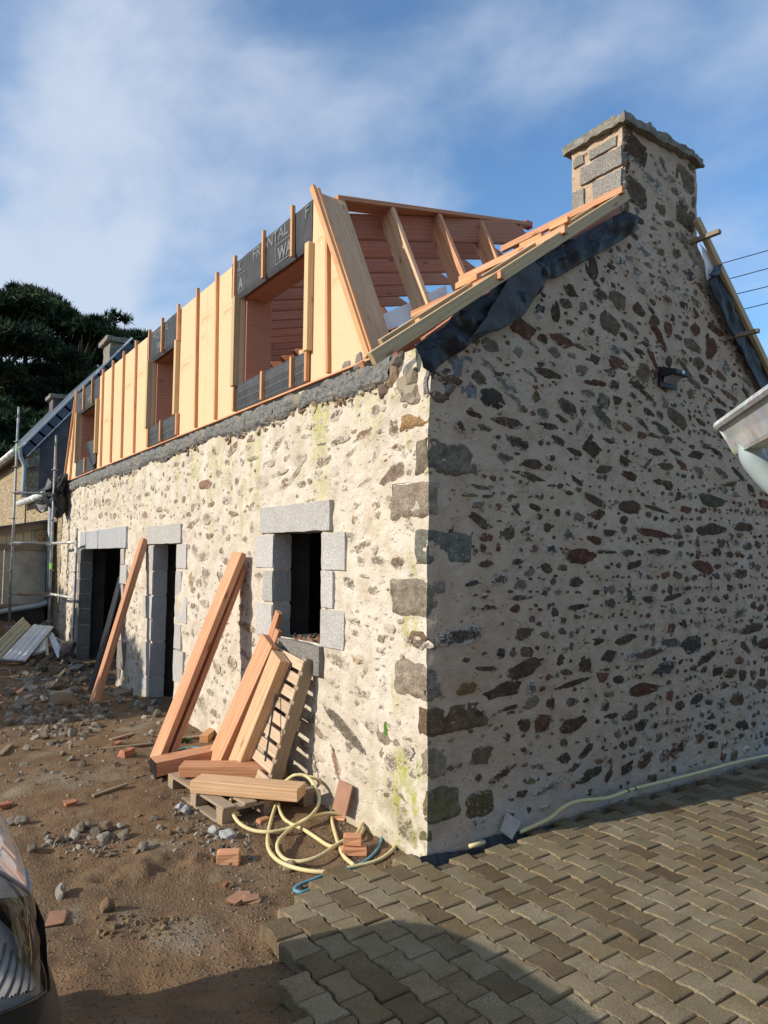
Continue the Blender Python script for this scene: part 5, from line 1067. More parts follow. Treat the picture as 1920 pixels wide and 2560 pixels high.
# ------------------------------------------------------------------ small things on the dirt
def chunk(name, label, cat, px, size, mat, rot=0, z=None, seed=1, jit=.006, group=None, dz=0):
    p = PZ(px, 0); g = gh(p[0], p[1]) if z is None else z; p = PZ(px, g); V, F = cbox(*size, c=min(size) * .1); V = np.array(V); r0 = np.random.default_rng(seed)
    V = V + r0.normal(0, jit, V.shape) * np.array([1, 1, .6])
    return tag(link(name, mesh(name, V, F), mat, None, Matrix.Translation(Vector((p[0], p[1], g + size[2] / 2 + dz))) @ Matrix.Rotation(rot, 4, 'Z')), label, cat, group)
chunk('wood_block', 'orange wood offcut lying alone on the dirt in front of the pallet', 'offcut', g7(405, 735), (.15, .085, .085), M_doug, -.5, jit=.004)
chunk('wood_block', 'lower orange wood offcut of the pair lying on the hose', 'offcut', g7(1150, 690), (.17, .08, .045), M_doug, -.55, jit=.004, dz=.015)
chunk('wood_block', 'upper orange wood offcut stacked on another on the hose', 'offcut', g7(1140, 672), (.125, .08, .06), M_doug, -.62, jit=.004, dz=.062)
chunk('wood_chip', 'flat splintered orange chip beside the cream hose loop', 'offcut', g7(1048, 468), (.13, .04, .02), M_doug, -.8, jit=.006)
chunk('wood_chip', 'orange wood piece tucked under the front of the pallet', 'offcut', g7(612, 495), (.1, .05, .04), M_doug, .3, jit=.005)
p0 = PX(g7(1032, 420), -.17); 
a = Vector(PX(g7(1082, 342), -.075)); tag(beam('clay_tile', a + Vector((-.03, 0, -.105)), a + Vector((.03, 0, .105)), .19, .014, M_tile, up=(-1, 0, .25), c=.002), 'brown clay tile standing against the wall near the corner', 'tile')
for k, (px, sz, rot, lab) in enumerate(((g7(470, 950), (.13, .08, .025), .4, 'broken brown tile shard with a sharp edge on the dirt near the paving'), (g7(540, 955), (.10, .07, .022), -.3, 'second brown tile shard touching the sharp one'), (g7(392, 868), (.03, .03, .02), 0, 'tiny orange tile crumb above the shards'))): chunk('tile_shard', lab, 'shard', px, sz, M_tile if k < 2 else M_terra, rot, seed=k, jit=.01)
for k, (px, sz, lab) in enumerate((((176, 2014), (.08, .06, .035), 'small red brick piece alone on the open dirt'), ((8, 2020), (.09, .07, .04), 'red brick piece at the edge of the car bonnet'), ((316, 1890), (.13, .09, .06), 'red brick half lying left of the leaning timbers'), ((292, 1862), (.12, .05, .03), 'flat red brick fragment beside the thin lath'), ((140, 2300), (.16, .10, .02), 'dark red tile piece half buried beside the car'))): chunk('brick_piece', lab, 'brick', px, sz, M_terra if k < 4 else M_tile, .3 * k, seed=20 + k, jit=.008)
chunk('wood_board', 'weathered square board lying in front of the narrow doorway', 'board', c5(935, 1545), (.42, .34, .035), M_old, .5, seed=3, jit=.006)
chunk('timber_stump', 'short dark timber block standing on the rubble before the doors', 'block', c5(485, 1625), (.24, .16, .15), M_old, .1, seed=4, jit=.006)
def lath(label, pts, wd, mat, nm='lath', cat='lath', t=.02):
    a, b = PZ(pts[0], 0), PZ(pts[1], 0); za, zb = gh(*a[:2]) + t / 2 + .004, gh(*b[:2]) + t / 2 + .004; a, b = PZ(pts[0], za), PZ(pts[1], zb); return tag(beam(nm, a, b, wd, t, mat), label, cat)
lath('upper orange lath lying on the rubble at the left', (c5(-60, 1590), c5(112, 1502)), .07, M_doug); lath('longer orange lath lying on the rubble at the left', (c5(-60, 1655), c5(225, 1484)), .07, M_doug)
lath('thin grey-brown lath pointing at the long leaning beam', (c5(790, 1990), c5(1225, 1942)), .045, M_old); lath('short orange-brown lath above the red brick half', (c5(880, 1915), c5(1062, 1862)), .04, M_pal)
lath('dark short stick at the left above the dirt', (c5(0, 2030), c5(85, 1950)), .05, M_old); lath('long pale lath lying behind the leaning timbers', (g7(20, 85), g7(300, 60)), .05, M_pal); lath('thin lath along the wall foot behind the beams', (g5(330, 85), g5(620, 55)), .04, M_pal)
lath('bent root-like stick on the dirt left of the pallet', ((232, 1990), (318, 1960)), .03, M_old)
# rubble: larger stones one by one, the rest as one mass
GREY = [(.19, .165, .13), (.22, .195, .16), (.14, .118, .092), (.27, .245, .205), (.17, .13, .09), (.20, .15, .10), (.34, .315, .27)]
def boulder(label, px, s, col, seed, group='loose stones on the dirt', flat=.75):
    p = PZ(px, 0); g = gh(*p[:2]); p = PZ(px, g); V = rock_verts((0, 0, 0), (s, s * .8, s * flat), seed, I2V); V = V + (fbm(V / s * 2.2, 3, seed) * .10 * s)[:, None]
    me = tri_mesh('loose_stone', V, I2F, False); ca = me.color_attributes.new('Col', 'FLOAT_COLOR', 'POINT'); ca.data.foreach_set('color', np.tile([*col, 1], (len(V), 1)).astype(np.float32).ravel())
    return tag(link('loose_stone', me, M_rub, None, Matrix.Translation(Vector((p[0], p[1], g + s * .35)))), label, 'stone', group)
boulder('light grey concrete lump in front of the ground pallet', g7(395, 590), .058, (.42, .43, .43), 1)
boulder('smaller grey concrete lump left of the bigger one by the pallet', g7(318, 555), .04, (.42, .43, .43), 2); boulder('angular grey stone left of the ground pallet', g7(155, 430), .042, (.36, .36, .36), 3); boulder('grey stone leaning on the angular one by the pallet', g7(120, 408), .035, (.40, .40, .40), 4)
boulder('brown stone below the cream hose at its lowest bend', g7(765, 765), .045, (.30, .23, .16), 5); boulder('upright clod on the tyre ridge in the open dirt', (265, 2275), .045, (.19, .13, .08), 6)
boulder('flat grey stone right of the car headlight', (150, 2240), .055, (.26, .24, .20), 7, flat=.4)
big = [((185, 2098), .05), ((200, 2080), .055), ((218, 2070), .05), ((242, 2085), .055), ((256, 2104), .06), ((285, 2102), .05), ((308, 2100), .065), ((300, 2072), .045), ((268, 2074), .055), ((150, 2110), .055), ((80, 2128), .05), ((120, 2115), .045), ((55, 2058), .055), ((30, 2060), .05), ((400, 2075), .04), ((426, 2085), .035), ((470, 2082), .04), ((385, 2052), .045), ((360, 2120), .05), ((165, 2185), .03)]
ORD = 'first second third fourth fifth sixth seventh eighth ninth tenth eleventh twelfth thirteenth fourteenth fifteenth sixteenth seventeenth eighteenth nineteenth twentieth'.split()
for k, (px, s) in enumerate(sorted(big)): boulder(ORD[k] + ' stone from the left in the scattered row on the open dirt', px, s * .8, GREY[k % 7], 40 + k, 'row of stones on the dirt')
its = []
def scatter(n, x0, y0, x1, y1, s0, s1, cols, gauss=False):
    for _ in range(n):
        if gauss: px = (rng.normal((x0 + x1) / 2, (x1 - x0) / 4), rng.normal((y0 + y1) / 2, (y1 - y0) / 4))
        else: px = (rng.uniform(x0, x1), rng.uniform(y0, y1))
        p = PZ(px, 0); 
        if p[0] > -.03 and p[1] > .0: continue
        if inside(p[0], p[1], PAVE): continue
        s = s0 * (s1 / s0) ** (rng.random() ** 1.6); g = gh(p[0], p[1]); its.append(((p[0], p[1], g + s * rng.uniform(-.15, .25)), (s, s * rng.uniform(.5, 1), s * rng.uniform(.35, .7)), cols[rng.integers(len(cols))]))
scatter(330, 10, 1745, 260, 1850, .02, .085, GREY[:4] + [GREY[6]], True); scatter(300, -60, 1660, 420, 1800, .015, .08, GREY); scatter(170, -20, 1770, 420, 1960, .01, .05, GREY); scatter(200, 60, 1650, 260, 1740, .03, .12, GREY)
scatter(150, -40, 1960, 460, 2110, .006, .025, GREY); scatter(90, 120, 2060, 330, 2130, .01, .03, GREY, True); scatter(380, 80, 2100, 720, 2560, .003, .011, [(.2,.15,.1),(.17,.125,.085),(.26,.21,.15)]); scatter(120, 480, 2040, 640, 2130, .006, .03, GREY); scatter(420, 560, 2040, 1060, 2200, .005, .018, GREY)
scatter(160, 380, 1830, 620, 1960, .01, .04, GREY); scatter(140, 430, 1960, 560, 2090, .008, .03, GREY); scatter(130, 240, 2250, 480, 2310, .006, .026, [(.18, .12, .07), (.21, .15, .09)]); scatter(200, 480, 2200, 720, 2420, .004, .012, GREY)
stuff(rocks('rubble', its, M_rub))
# weeds and moss at the wall foot
def weed(px, n, h, seed, label):
    r0 = np.random.default_rng(seed); p = PZ(px, 0); g = gh(*p[:2]); p = PZ(px, g); V, F = [], []
    for i in range(n):
        a = r0.uniform(0, 6.28); l = h * r0.uniform(.5, 1); q = np.array([r0.normal(0, h * .3), r0.normal(0, h * .3), 0]); d = np.array([math.cos(a) * .6, math.sin(a) * .6, 1]); d /= np.linalg.norm(d); s = np.cross(d, [0, 0, 1.]); s = s / np.linalg.norm(s) * l * .16
        b = len(V); V += [q, q + d * l * .5 + s, q + d * l, q + d * l * .5 - s]; F.append((b, b + 1, b + 2, b + 3))
    return tag(link('weed', mesh('weed', V, F), M_weed, None, Matrix.Translation(Vector(p))), label, 'weed', 'weeds at the wall foot')
weed(g7(1220, 440), 60, .10, 1, 'tallest green weed at the wall foot behind the clay tile'); weed(g7(1405, 580), 30, .05, 2, 'small green weed at the wall foot inside the hose bend'); weed(g7(1460, 650), 36, .05, 3, 'small green weed at the very corner of the house'); weed(c5(1515, 1745), 70, .12, 4, 'green weed at the wall foot left of the leaning beam'); weed(c5(1470, 1940), 50, .09, 5, 'low green weed beside the blue pipe'); weed(c6(480, 1400), 60, .12, 6, 'green weed at the wall foot between the leaning timbers')
pl0 = Vector(PY(cB(368, 1568), -.09)); V, F = cbox(.13, .10, .022, .006); V = np.array(V) + np.random.default_rng(5).normal(0, .008, (24, 3)) * np.array([1, 1, .3])
tag(link('plaster_lump', mesh('plaster_lump', V, F), mat_simple('plaster_lump', (.42, .39, .36), .9), None, Matrix.Translation(pl0 + Vector((0, .02, .02))) @ Matrix.Rotation(R(-50), 4, 'Y') @ Matrix.Rotation(R(50), 4, 'X')), 'grey slab of fallen render leaning at the gable foot', 'slab')
# things on the roof plate
for k, (q, sz, mt, nm, lab) in enumerate((((1292, 553), (.16, .05, .035), M_dougl, 'wood_offcut', 'pale wood offcut lying on the dormer head plate'), ((1318, 552), (.10, .10, .07), M_teal, 'power_tool', 'dark green power tool lying on the dormer head plate'), ((1340, 560), (.10, .08, .08), M_red, 'small_box', 'small red box on the end of the dormer head plate'))):
    p = PL((q[0], q[1])); p = p + np.array([0, .14, .0]); zt_ = float(roofz(p[0])) + .02 + sz[2] / 2
    if nm == 'power_tool':
        V, F = tube_vf([(-.09, 0, .02), (-.03, 0, .03), (.03, 0, .03), (.06, 0, .02)], [.03, .04, .04, .02], 12); o = tag(link(nm, mesh(nm, V, F, True), mt, None, Matrix.Translation((p[0], p[1], zt_ - .02))), lab, 'tool')
        V, F = tube_vf([(.0, 0, .02), (.04, .03, -.02), (.05, .03, -.05)], .018, 10); link('handle', mesh('handle', V, F, True), M_black, o, o.matrix_basis)
    else: 
        V, F = cbox(*sz, c=.003); tag(link(nm, mesh(nm, V, F), mt, None, Matrix.Translation((p[0], p[1], zt_))), lab, 'offcut' if k == 0 else 'box')
# orange offcuts seen through the windows
for k, (q, l, lab) in enumerate(((c2(410, 1700), .3, 'orange timber end showing inside the nearest window opening'), (c2(775, 1550), .2, 'pale timber end beside the right jamb of the nearest window'), (c1(1270, 1110), .6, 'orange timber lying inside the middle window opening'))):
    p = PX(q, .28 if k < 2 else .5); tag(beam('timber_end', p - np.array([0, 0, .06]), p + np.array([l, .1, -.02]), .09, .12, M_doug if k != 1 else M_dougl), lab, 'timber')
p = PX(c1(1268, 1045), .8); tag(link('insulation_roll', tri_mesh('insulation_roll', rock_verts((0, 0, 0), (.22, .3, .14), 91, I2V), I2F, True), M_white, None, Matrix.Translation(Vector(p) + Vector((0, 0, -.05)))), 'white bundle inside the middle window opening', 'bundle')
# ------------------------------------------------------------------ neighbouring house, link and shed
def mat_masonry():
    n = NT('rubble_masonry'); v = n.n('ShaderNodeTexVoronoi', feature='F1'); v.inputs['Scale'].default_value = 5; n.put(v.inputs['Vector'], n.map(n.P, (1, 1, 1.6)))
    d = n.vor(5, n.map(n.P, (1, 1, 1.6)), 'DISTANCE_TO_EDGE'); hs = n.n('ShaderNodeHueSaturation'); n.put(hs.inputs['Color'], v.outputs['Color']); hs.inputs['Saturation'].default_value = .25
    c = n.mix(.45, (.42, .33, .21), n.mix(1, (.62, .48, .32), hs.outputs[0], 'MULTIPLY')); c = n.mix(n.ramp(d, .02, .07, (1, 1, 1), (0, 0, 0)), c, (.50, .43, .30)); c = n.mix(n.mr(n.noise(20, 4), .4, .7, 0, .5), c, (.2, .15, .1))
    return n.done(c, .95, n.bump(n.math('ADD', n.ramp(d, .0, .12), n.noise(25, 4)), .03, 1), spec=.1)
M_mas = mat_masonry()
YN = 17.0; c0 = PY((70, 1122), YN); x0, z0 = float(c0[0]), float(c0[2]); c9 = PY((190, 1003), YN); slope = float((c9[2] - z0) / (c9[0] - x0)); xr = x0 + 2.55; zr = z0 + slope * 2.55
nb = thing('neighbour_house', 'taller stone house with grey rendered gable and steep slate roof beyond the site', 'house', (x0, YN, 0))
def at(o, v): t = o.matrix_basis.translation; return [(a - t.x, b - t.y, c - t.z) for a, b, c in v]
def poly(name, v, mat, parent, th=.2):
    # planar polygon given in world coordinates, thickened behind along its normal
    P = [Vector(q) for q in at(parent, v)]; n = (P[1] - P[0]).cross(P[2] - P[0]).normalized(); k = len(P); V = P + [p - n * th for p in P]
    F = [tuple(range(k)), tuple(range(2 * k - 1, k - 1, -1))] + [(i, i + k, (i + 1) % k + k, (i + 1) % k) for i in range(k)]
    return link(name, mesh(name, V, F), mat, parent)
poly('gable_wall', [(x0, YN, -.2), (x0 + 5.1, YN, -.2), (x0 + 5.1, YN, z0), (xr, YN, zr), (x0, YN, z0)], M_render, nb, .4)
poly('side_wall', [(x0 - .01, YN + 12, -.2), (x0 - .01, YN - .004, -.2), (x0 - .01, YN - .004, z0 + .05), (x0 - .01, YN + 12, z0 + .05)], M_mas, nb, .3)
e = .30
poly('roof', [(x0 - e, YN + 12.2, z0 - e * slope + .22), (x0 - e, YN - .12, z0 - e * slope + .22), (xr, YN - .12, zr + .22), (xr, YN + 12.2, zr + .22)], M_slate, nb, .10)
poly('roof', [(x0 + 5.4, YN - .12, z0 - .2), (x0 + 5.4, YN + 12.2, z0 - .2), (xr, YN + 12.2, zr + .22), (xr, YN - .12, zr + .22)], M_slate, nb, .10)
o_ = lambda t, up=0: Vector((x0 + (xr - x0) * t, YN - .15, z0 + (zr - z0) * t + up))
for k in range(13):
    t0, t1 = -.05 + k * .08, -.05 + (k + 1) * .08; beam('verge_slate', o_(t0, .02), o_(t1 + .015, .02), .02, .30, M_slate, nb, up=(0, -.0, 1))
beam('verge_flashing', o_(-.1, .24) + Vector((0, -.02, 0)), o_(1, .24) + Vector((0, -.02, 0)), .06, .05, M_zinc, nb); beam('verge_trim', o_(-.02, -.17) + Vector((0, -.02, 0)), o_(1, -.17) + Vector((0, -.02, 0)), .03, .03, M_zinc, nb)
def rel(o, pts): return [tuple(q) for q in at(o, pts)]
V, F = tube_vf(rel(nb, [(x0 - .34, YN - .15, z0 - .12), (x0 - .34, YN + 12, z0 - .12)]), .085, 12); link('gutter', mesh('gutter', V, F, True), M_zinc, nb)
dp = [PY((q[0], q[1]), YN - .15) for q in ((50, 1118), (51, 1140), (60, 1160), (61, 1180), (57, 1243))]
V, F = tube_vf(smooth_path(rel(nb, dp), 5), .055, 10); link('downpipe', mesh('downpipe', V, F, True), M_pvc, nb)
beam('wall_cap_stones', o_(-.02, -.08) + Vector((-.0, .05, -.28)), o_(-.0, -.08) + Vector((.16, .05, -.28)), .3, .22, M_cap, nb)
for (tl, tr, bt, dy, nm) in (((276, 845), (352, 845), 905, 1.0, 'chimney'), ((133, 988), (196, 988), 1040, 8.0, 'chimney')):
    a = PY(tl, YN + dy); b = PY(tr, YN + dy); ch = lump_box(nm, (a[0] - x0, dy, a[2] - 1.9), (b[0] - x0, dy + .8, a[2] - .10), M_render if dy > 5 else M_cap, nb, .15, .015, 5, 40)
    lump_box('chimney_cap', (a[0] - x0 - .12, dy - .12, a[2] - .10), (b[0] - x0 + .12, dy + .92, a[2] + .05), M_cap, ch, .12, .02, 5, 41)
lk = thing('link_building', 'low stone link with slate roof between the two houses', 'outbuilding', (0, 12.3, 0))
poly('front_wall', [(.0, YN - .05, -.2), (.0, 12.22, -.2), (.0, 12.22, 3.25), (.0, YN - .05, 3.25)], M_mas, lk, .3)
ang = .80
for k in range(9):
    xa = -.12 + k * .31; za = 3.33 + k * .31 * ang
    for m_ in range(12):
        ya = 12.25 + m_ * .39; 
        if ya + .38 > YN - .02: continue
        beam('slate', (xa - .02 - 0, ya + .19 + (.1 if k % 2 else 0) * 0, za + .0), (xa + .40 - 0, ya + .19, za + .40 * ang - .035), .375, .012, M_slate, lk, c=.002).matrix_basis = Matrix.Translation((0, -12.3, 0)) @ frame((xa - .02, ya + .19, za), (xa + .40, ya + .19, za + .40 * ang - .035))[0]
V, F = tube_vf([(-.2, -.02, 3.27), (-.2, YN - 12.4, 3.27)], .075, 12); link('gutter', mesh('gutter', V, F, True), M_zinc, lk)
M_conc = mat_simple('stained_concrete', (.36, .34, .28), .95, var=.35, sc_=2.5, bump=.01)
sh = thing('lean_to_shed', 'lean-to shed with beige boarded gable and stained sheet walls behind the scaffold', 'shed', (-1.8, 13, 0))
xs0, xs1 = -4.2, float(PY((118, 1361), 13)[0])
def zat(px, py): return float(PY((px, py), 13)[2])
zm, zb2, zl, zr2 = zat(60, 1364), zat(60, 1515), zat(0, 1322), zat(120, 1305); gsl = (zr2 - zl) / (float(PY((120, 1305), 13)[0]) - float(PY((0, 1322), 13)[0])); zL = zr2 - gsl * (xs1 - xs0)
def front_(nm, x0_, x1_, za0, za1, zb0, zb1, y, mat, th=.08): return poly(nm, [(x0_, y, za0), (x1_, y, za1), (x1_, y, zb1), (x0_, y, zb0)], mat, sh, th)
for k in range(5):
    w_ = (xs1 - xs0) / 5; front_('sheet_panel', xs0 + k * w_ + .012, xs0 + (k + 1) * w_ - .012, zb2, zb2, zm - .09, zm - .09, 13.0, M_conc)
for k in range(26):
    w_ = (xs1 - xs0) / 26; xa = xs0 + k * w_; front_('gable_board', xa + .004, xa + w_ - .004, zm + .03, zm + .03, zL + gsl * (xa - xs0) - .10, zL + gsl * (xa + w_ - xs0) - .10, 12.99, M_beige)
front_('rail', xs0, xs1, zm - .09, zm - .09, zm + .03, zm + .03, 12.95, M_old); front_('fascia_board', xs0, xs1, zL - .14, zr2 - .14, zL + .04, zr2 + .04, 12.93, M_old)
front_('base_wall', xs0, xs1, -.3, -.3, zb2 - .02, zb2 - .02, 12.98, M_dark, .2); front_('sill_rail', xs0, xs1, zb2 - .02, zb2 - .02, zb2 + .05, zb2 + .05, 12.94, M_old)
poly('roof_sheet', [(xs0, 12.8, zL + .06), (xs1 + .05, 12.8, zr2 + .06), (xs1 + .05, 15.5, zr2 + .06), (xs0, 15.5, zL + .06)], M_slate, sh, .04)
poly('side_wall', [(xs1, 15.5, -.3), (xs1, 13.02, -.3), (xs1, 13.02, zr2), (xs1, 15.5, zr2)][::-1], M_conc, sh, .06)
p = PY((100.7, 1337), 12.93); V, F = tube_vf(rel(sh, [p, p + np.array([0, -.05, 0])]), .10, 20); dsk = link('round_ornament', mesh('round_ornament', V, F), mat_simple('ochre_wood', (.38, .23, .10), .7, var=.2), sh)
for k in range(6):
    a = k * math.pi / 3; c = Vector(rel(sh, [p])[0]); mb = beam('spoke', c + Vector((.02 * math.cos(a), -.055, .02 * math.sin(a))), c + Vector((.09 * math.cos(a), -.055, .09 * math.sin(a))), .025, .014, M_old, dsk, up=(0, -1, 0)); mb.matrix_basis = frame(c + Vector((.02 * math.cos(a), -.055, .02 * math.sin(a))), c + Vector((.09 * math.cos(a), -.055, .09 * math.sin(a))), (0, -1, 0))[0]
pp = [PY(q, 12.8) for q in ((-260, 1568), (0, 1529), (100, 1513), (114, 1508), (120, 1498), (124, 1470), (127, 1265))]
tag(tube('waste_pipe', [tuple(q) for q in pp[:5]], .055, M_pvc), 'pale waste pipe running along the shed base towards the corner', 'pipe')
tag(tube('drain_pipe', [tuple(q) for q in [PY((121, 1500), 12.75), PY((124, 1420), 12.75), PY((128, 1262), 12.75)]], .06, M_galv), 'grey-blue downpipe in the corner between shed and stone house', 'pipe')
# black plastic bundled over the end of the wall
bt = thing('plastic_bundle', 'black plastic sheeting bundled at the far top corner of the stone wall', 'sheeting', (-.15, 12.0, 2.6))
for k, (q, s) in enumerate((((140, 1222), (.22, .32, .24)), ((150, 1250), (.16, .26, .32)), ((112, 1262), (.2, .25, .17)), ((128, 1240), (.2, .28, .2)), ((155, 1205), (.12, .18, .2)))):
    p = Vector(PX(q, -.16)) - Vector((-.15, 12.0, 2.6)); B = I2V * np.array(s); B = B + .07 * np.stack([fbm(B * 6, 2, 70 + k), fbm(B * 6, 2, 75 + k), fbm(B * 6, 2, 80 + k)], -1); B = B + .05 * np.stack([fbm(B * 11, 2, 90 + k), fbm(B * 11, 2, 95 + k), 0 * B[:, 0]], -1); link('plastic_fold', tri_mesh('plastic_fold', B * np.array([.8, 1, 1.15]) + np.array(p), I2F, False), M_black, bt)
# ------------------------------------------------------------------ scaffold
sf = thing('scaffold', 'galvanised tube scaffold standing at the far corner of the stone house', 'scaffold', (-.4, 11, 0))
PA, PB, PC = (-.98, 11.63), (-.29, 11.6), (-.19, 9.85)
def sc_tube(name, a, b, r=.0242, mat=M_galv): 
    V, F = tube_vf(rel(sf, [a, b]), r, 10); return link(name, mesh(name, V, F, True), mat, sf)
for (x, y), z0_, z1_ in ((PA, .55, 4.83), (PB, .5, 4.34), (PC, .07, 2.42)):
    ps = sc_tube('standard', (x, y, z0_), (x, y, z1_ - .22)); tp = rel(sf, [(x, y, z1_ - .25), (x, y, z1_)]); V, F = tube_vf(tp, .019, 10); link('spigot', mesh('spigot', V, F, True), M_galv, ps)
    zz = z0_ + .3
    for zz in np.arange(.64, z1_ - .3, .5):
        if zz < z0_ + .1: continue
        V, F = tube_vf(rel(sf, [(x, y, zz - .005), (x, y, zz + .005)]), .062, 12); link('rosette', mesh('rosette', V, F), M_galv, ps)
    V, F = cbox(.15, .15, .01); link('base_plate', mesh('base_plate', V, F), M_galv, ps, Matrix.Translation((x, y, z0_)))
for a, b, z_, m_ in ((PA, PB, 1.14, M_galvr), (PB, PC, 1.14, M_galvp), (PA, PB, 2.14, M_galv), (PB, PC, 2.14, M_galvp), (PA, PB, 3.12, M_galv)):
    lg = sc_tube('ledger', (*a, z_ + .03), (*b, z_ + .03), .0242, m_)
    for q in (a, b):
        d = (Vector((*b, 0)) - Vector((*a, 0))).normalized() * (1 if q is a else -1); c = Vector((*q, z_ + .02)) + d * .06; beam('ledger_head', c - d * .04, c + d * .05, .04, .07, M_galv, lg)
p = Vector((PB[0], PB[1], 1.72)); V, F = tube_vf(rel(sf, [p - Vector((0, 0, .06)), p + Vector((0, 0, .06))]), .0258, 10); link('green_sticker', mesh('green_sticker', V, F), M_green, sf)
p = Vector((PA[0], PA[1], 4.02)); V, F = tube_vf(rel(sf, [p - Vector((0, 0, .07)), p + Vector((0, 0, .07))]), .0258, 10); link('green_sticker', mesh('green_sticker', V, F), mat_simple('pale_green_sticker', (.42, .62, .36), .5, var=.03, bump=0), sf)
p = Vector((PC[0], PC[1], 2.03)); V, F = tube_vf(rel(sf, [p - Vector((0, 0, .05)), p + Vector((0, 0, .05))]), .0256, 10); link('white_sticker', mesh('white_sticker', V, F), M_white, sf)
tag(tube('tube_end', [tuple(PY((138, 1597), 11.2)), tuple(PY((180, 1615), 10.5))], .03, M_galvp), 'pale steel tube lying at the wall foot by the scaffold', 'tube')
# ------------------------------------------------------------------ sheet offcuts leaning on the mound
d2 = crop(0, 1300, 300 / 1659)
def quad_sheet(name, label, tl, tr, br, bl, yt, yb, mat, ribs=(), th=.03, group=None):
    A, B, Cc, D = PY(d2(*tl), yt), PY(d2(*tr), yt), PY(d2(*br), yb), PY(d2(*bl), yb); n = 1 + 4 * 8; G = np.zeros((n, 6, 3))
    nn = np.cross(B - A, D - A); nn /= np.linalg.norm(nn); nn = nn if nn @ CF < 0 else -nn
    for i in range(n):
        t = i / (n - 1); rib = sum(.014 for r_ in ribs if abs(t - r_) < .02)
        for j in range(6): s = j / 5; G[i, j] = (A * (1 - t) + B * t) * (1 - s) + (D * (1 - t) + Cc * t) * s - nn * rib + nn * .006 * math.sin(t * 25)
    o = link(name, grid_mesh(name, G, smooth=False), mat); mo = o.modifiers.new('t', 'SOLIDIFY'); mo.thickness = th; mo.offset = 0; return tag(o, label, 'sheet', group)
quad_sheet('panel_offcut', 'olive profiled panel leaning furthest left on the mound', (-120, 1560), (330, 1350), (-60, 2000), (-420, 2080), 11.0, 10.2, M_sheeto, (.3, .6), .02) if False else quad_sheet('panel_offcut', 'olive profiled panel leaning furthest left on the mound', (310, 1350), (425, 1475), (-60, 2010), (-260, 1900), 11.2, 9.8, M_sheeto, (.28, .33, .7))
quad_sheet('panel_offcut', 'widest white grooved panel lying on the mound by the scaffold', (470, 1450), (738, 1478), (352, 1950), (28, 1925), 11.0, 9.9, M_sheet, (.3, .56, .6))
quad_sheet('panel_offcut', 'white panel end showing underneath the widest white panel', (500, 1640), (632, 1610), (632, 1800), (438, 1868), 10.75, 10.3, M_sheet, (.45,))
quad_sheet('trim_strip', 'white folded trim strip standing right of the panels', (668, 1590), (722, 1560), (860, 1835), (805, 1912), 10.9, 10.2, M_sheet, (.5,))
quad_sheet('trim_strip', 'narrow cream strip between the white panels and the folded trim', (622, 1640), (650, 1620), (668, 1872), (645, 1872), 10.7, 10.2, M_beige, (), .02)
boulder('big brown stone behind the scaffold foot by the white trim', d2(920, 1830), .17, (.22, .17, .14), 81); boulder('brown stones piled left behind the olive panel', d2(90, 1545), .2, (.30, .21, .15), 82); boulder('reddish stone at the left picture edge behind the panels', d2(20, 1600), .18, (.28, .17, .11), 83)
its = []; scatter(160, -40, 1560, 190, 1660, .05, .16, [(.25, .18, .13), (.20, .14, .10), (.32, .24, .17)]); stuff(rocks('mound_rubble', its, M_rub))

# ------------------------------------------------------------------ pines beyond
def pine(px, dist, top, width, seed, label):
    r0 = np.random.default_rng(seed); base = CAM + ray((px, 1395)) * dist; base[2] = -.1; zt_ = CAM[2] + dist * (1395 - top) / FPX; H = zt_ - base[2]
    t = thing('pine_tree', label, 'tree', tuple(base), 'dark pines behind the houses')
    pts = [(0, 0, 0), (.2, .1, H * .3), (-.1, .3, H * .6), (.1, 0, H * .93)]; Q = smooth_path(pts, 6); V, F = tube_vf(Q, np.linspace(.42, .06, len(Q)), 9)
    cl = []
    n = 26
    for i in range(n):
        h = r0.uniform(.30, .97); rad = width * (1.05 - .45 * abs(h - .62) / .4) * math.sqrt(r0.random()); a = r0.uniform(0, 6.28); c = np.array([rad * math.cos(a), rad * math.sin(a), H * h]); s = r0.uniform(.9, 1.7) * (1.0 if h < .9 else .7); cl.append((c, s))
        root = np.array([.1, .1, H * max(.2, h - .12)]); mid = (root + c) / 2 + np.array([0, 0, -.4]); v, f = tube_vf(smooth_path([root, mid, c], 4), np.linspace(.11, .03, 9), 5); b = len(V); V += v; F += [[b + k for k in q] for q in f]
    link('trunk', mesh('trunk', V, F, True), M_bark, t)
    T = []
    for c, s in cl:
        m = int(105 * s * s); u = r0.normal(size=(m, 3)); u /= np.linalg.norm(u, axis=1)[:, None]; u[:, 2] = np.abs(u[:, 2]) * .9 - .25; T.append(c + u * s * np.array([1.25, 1.25, .62]) * (r0.random((m, 1)) ** .4))
    T = np.vstack(T); m = len(T); K = 9; D_ = r0.normal(size=(m, K, 3)) + np.array([0, 0, .75]); D_ /= np.linalg.norm(D_, axis=2)[..., None]; l = r0.uniform(.28, .52, (m, K, 1))
    S = np.cross(D_, r0.normal(size=(m, K, 3))); S /= np.linalg.norm(S, axis=2)[..., None] + 1e-9; tip = T[:, None] + D_ * l; A = T[:, None] + S * .045; B = T[:, None] - S * .045
    VV = np.stack([A, B, tip], 2).reshape(-1, 3); link('crown', tri_mesh('crown', VV, np.arange(len(VV)).reshape(-1, 3)), M_need, t)
pine(-40, 36, 652, 2.6, 1, 'tallest dark pine at the left picture edge'); pine(45, 40, 698, 2.5, 2, 'dark pine just right of the tallest one'); pine(118, 42, 722, 2.2, 3, 'flat-topped dark pine in the middle of the row')
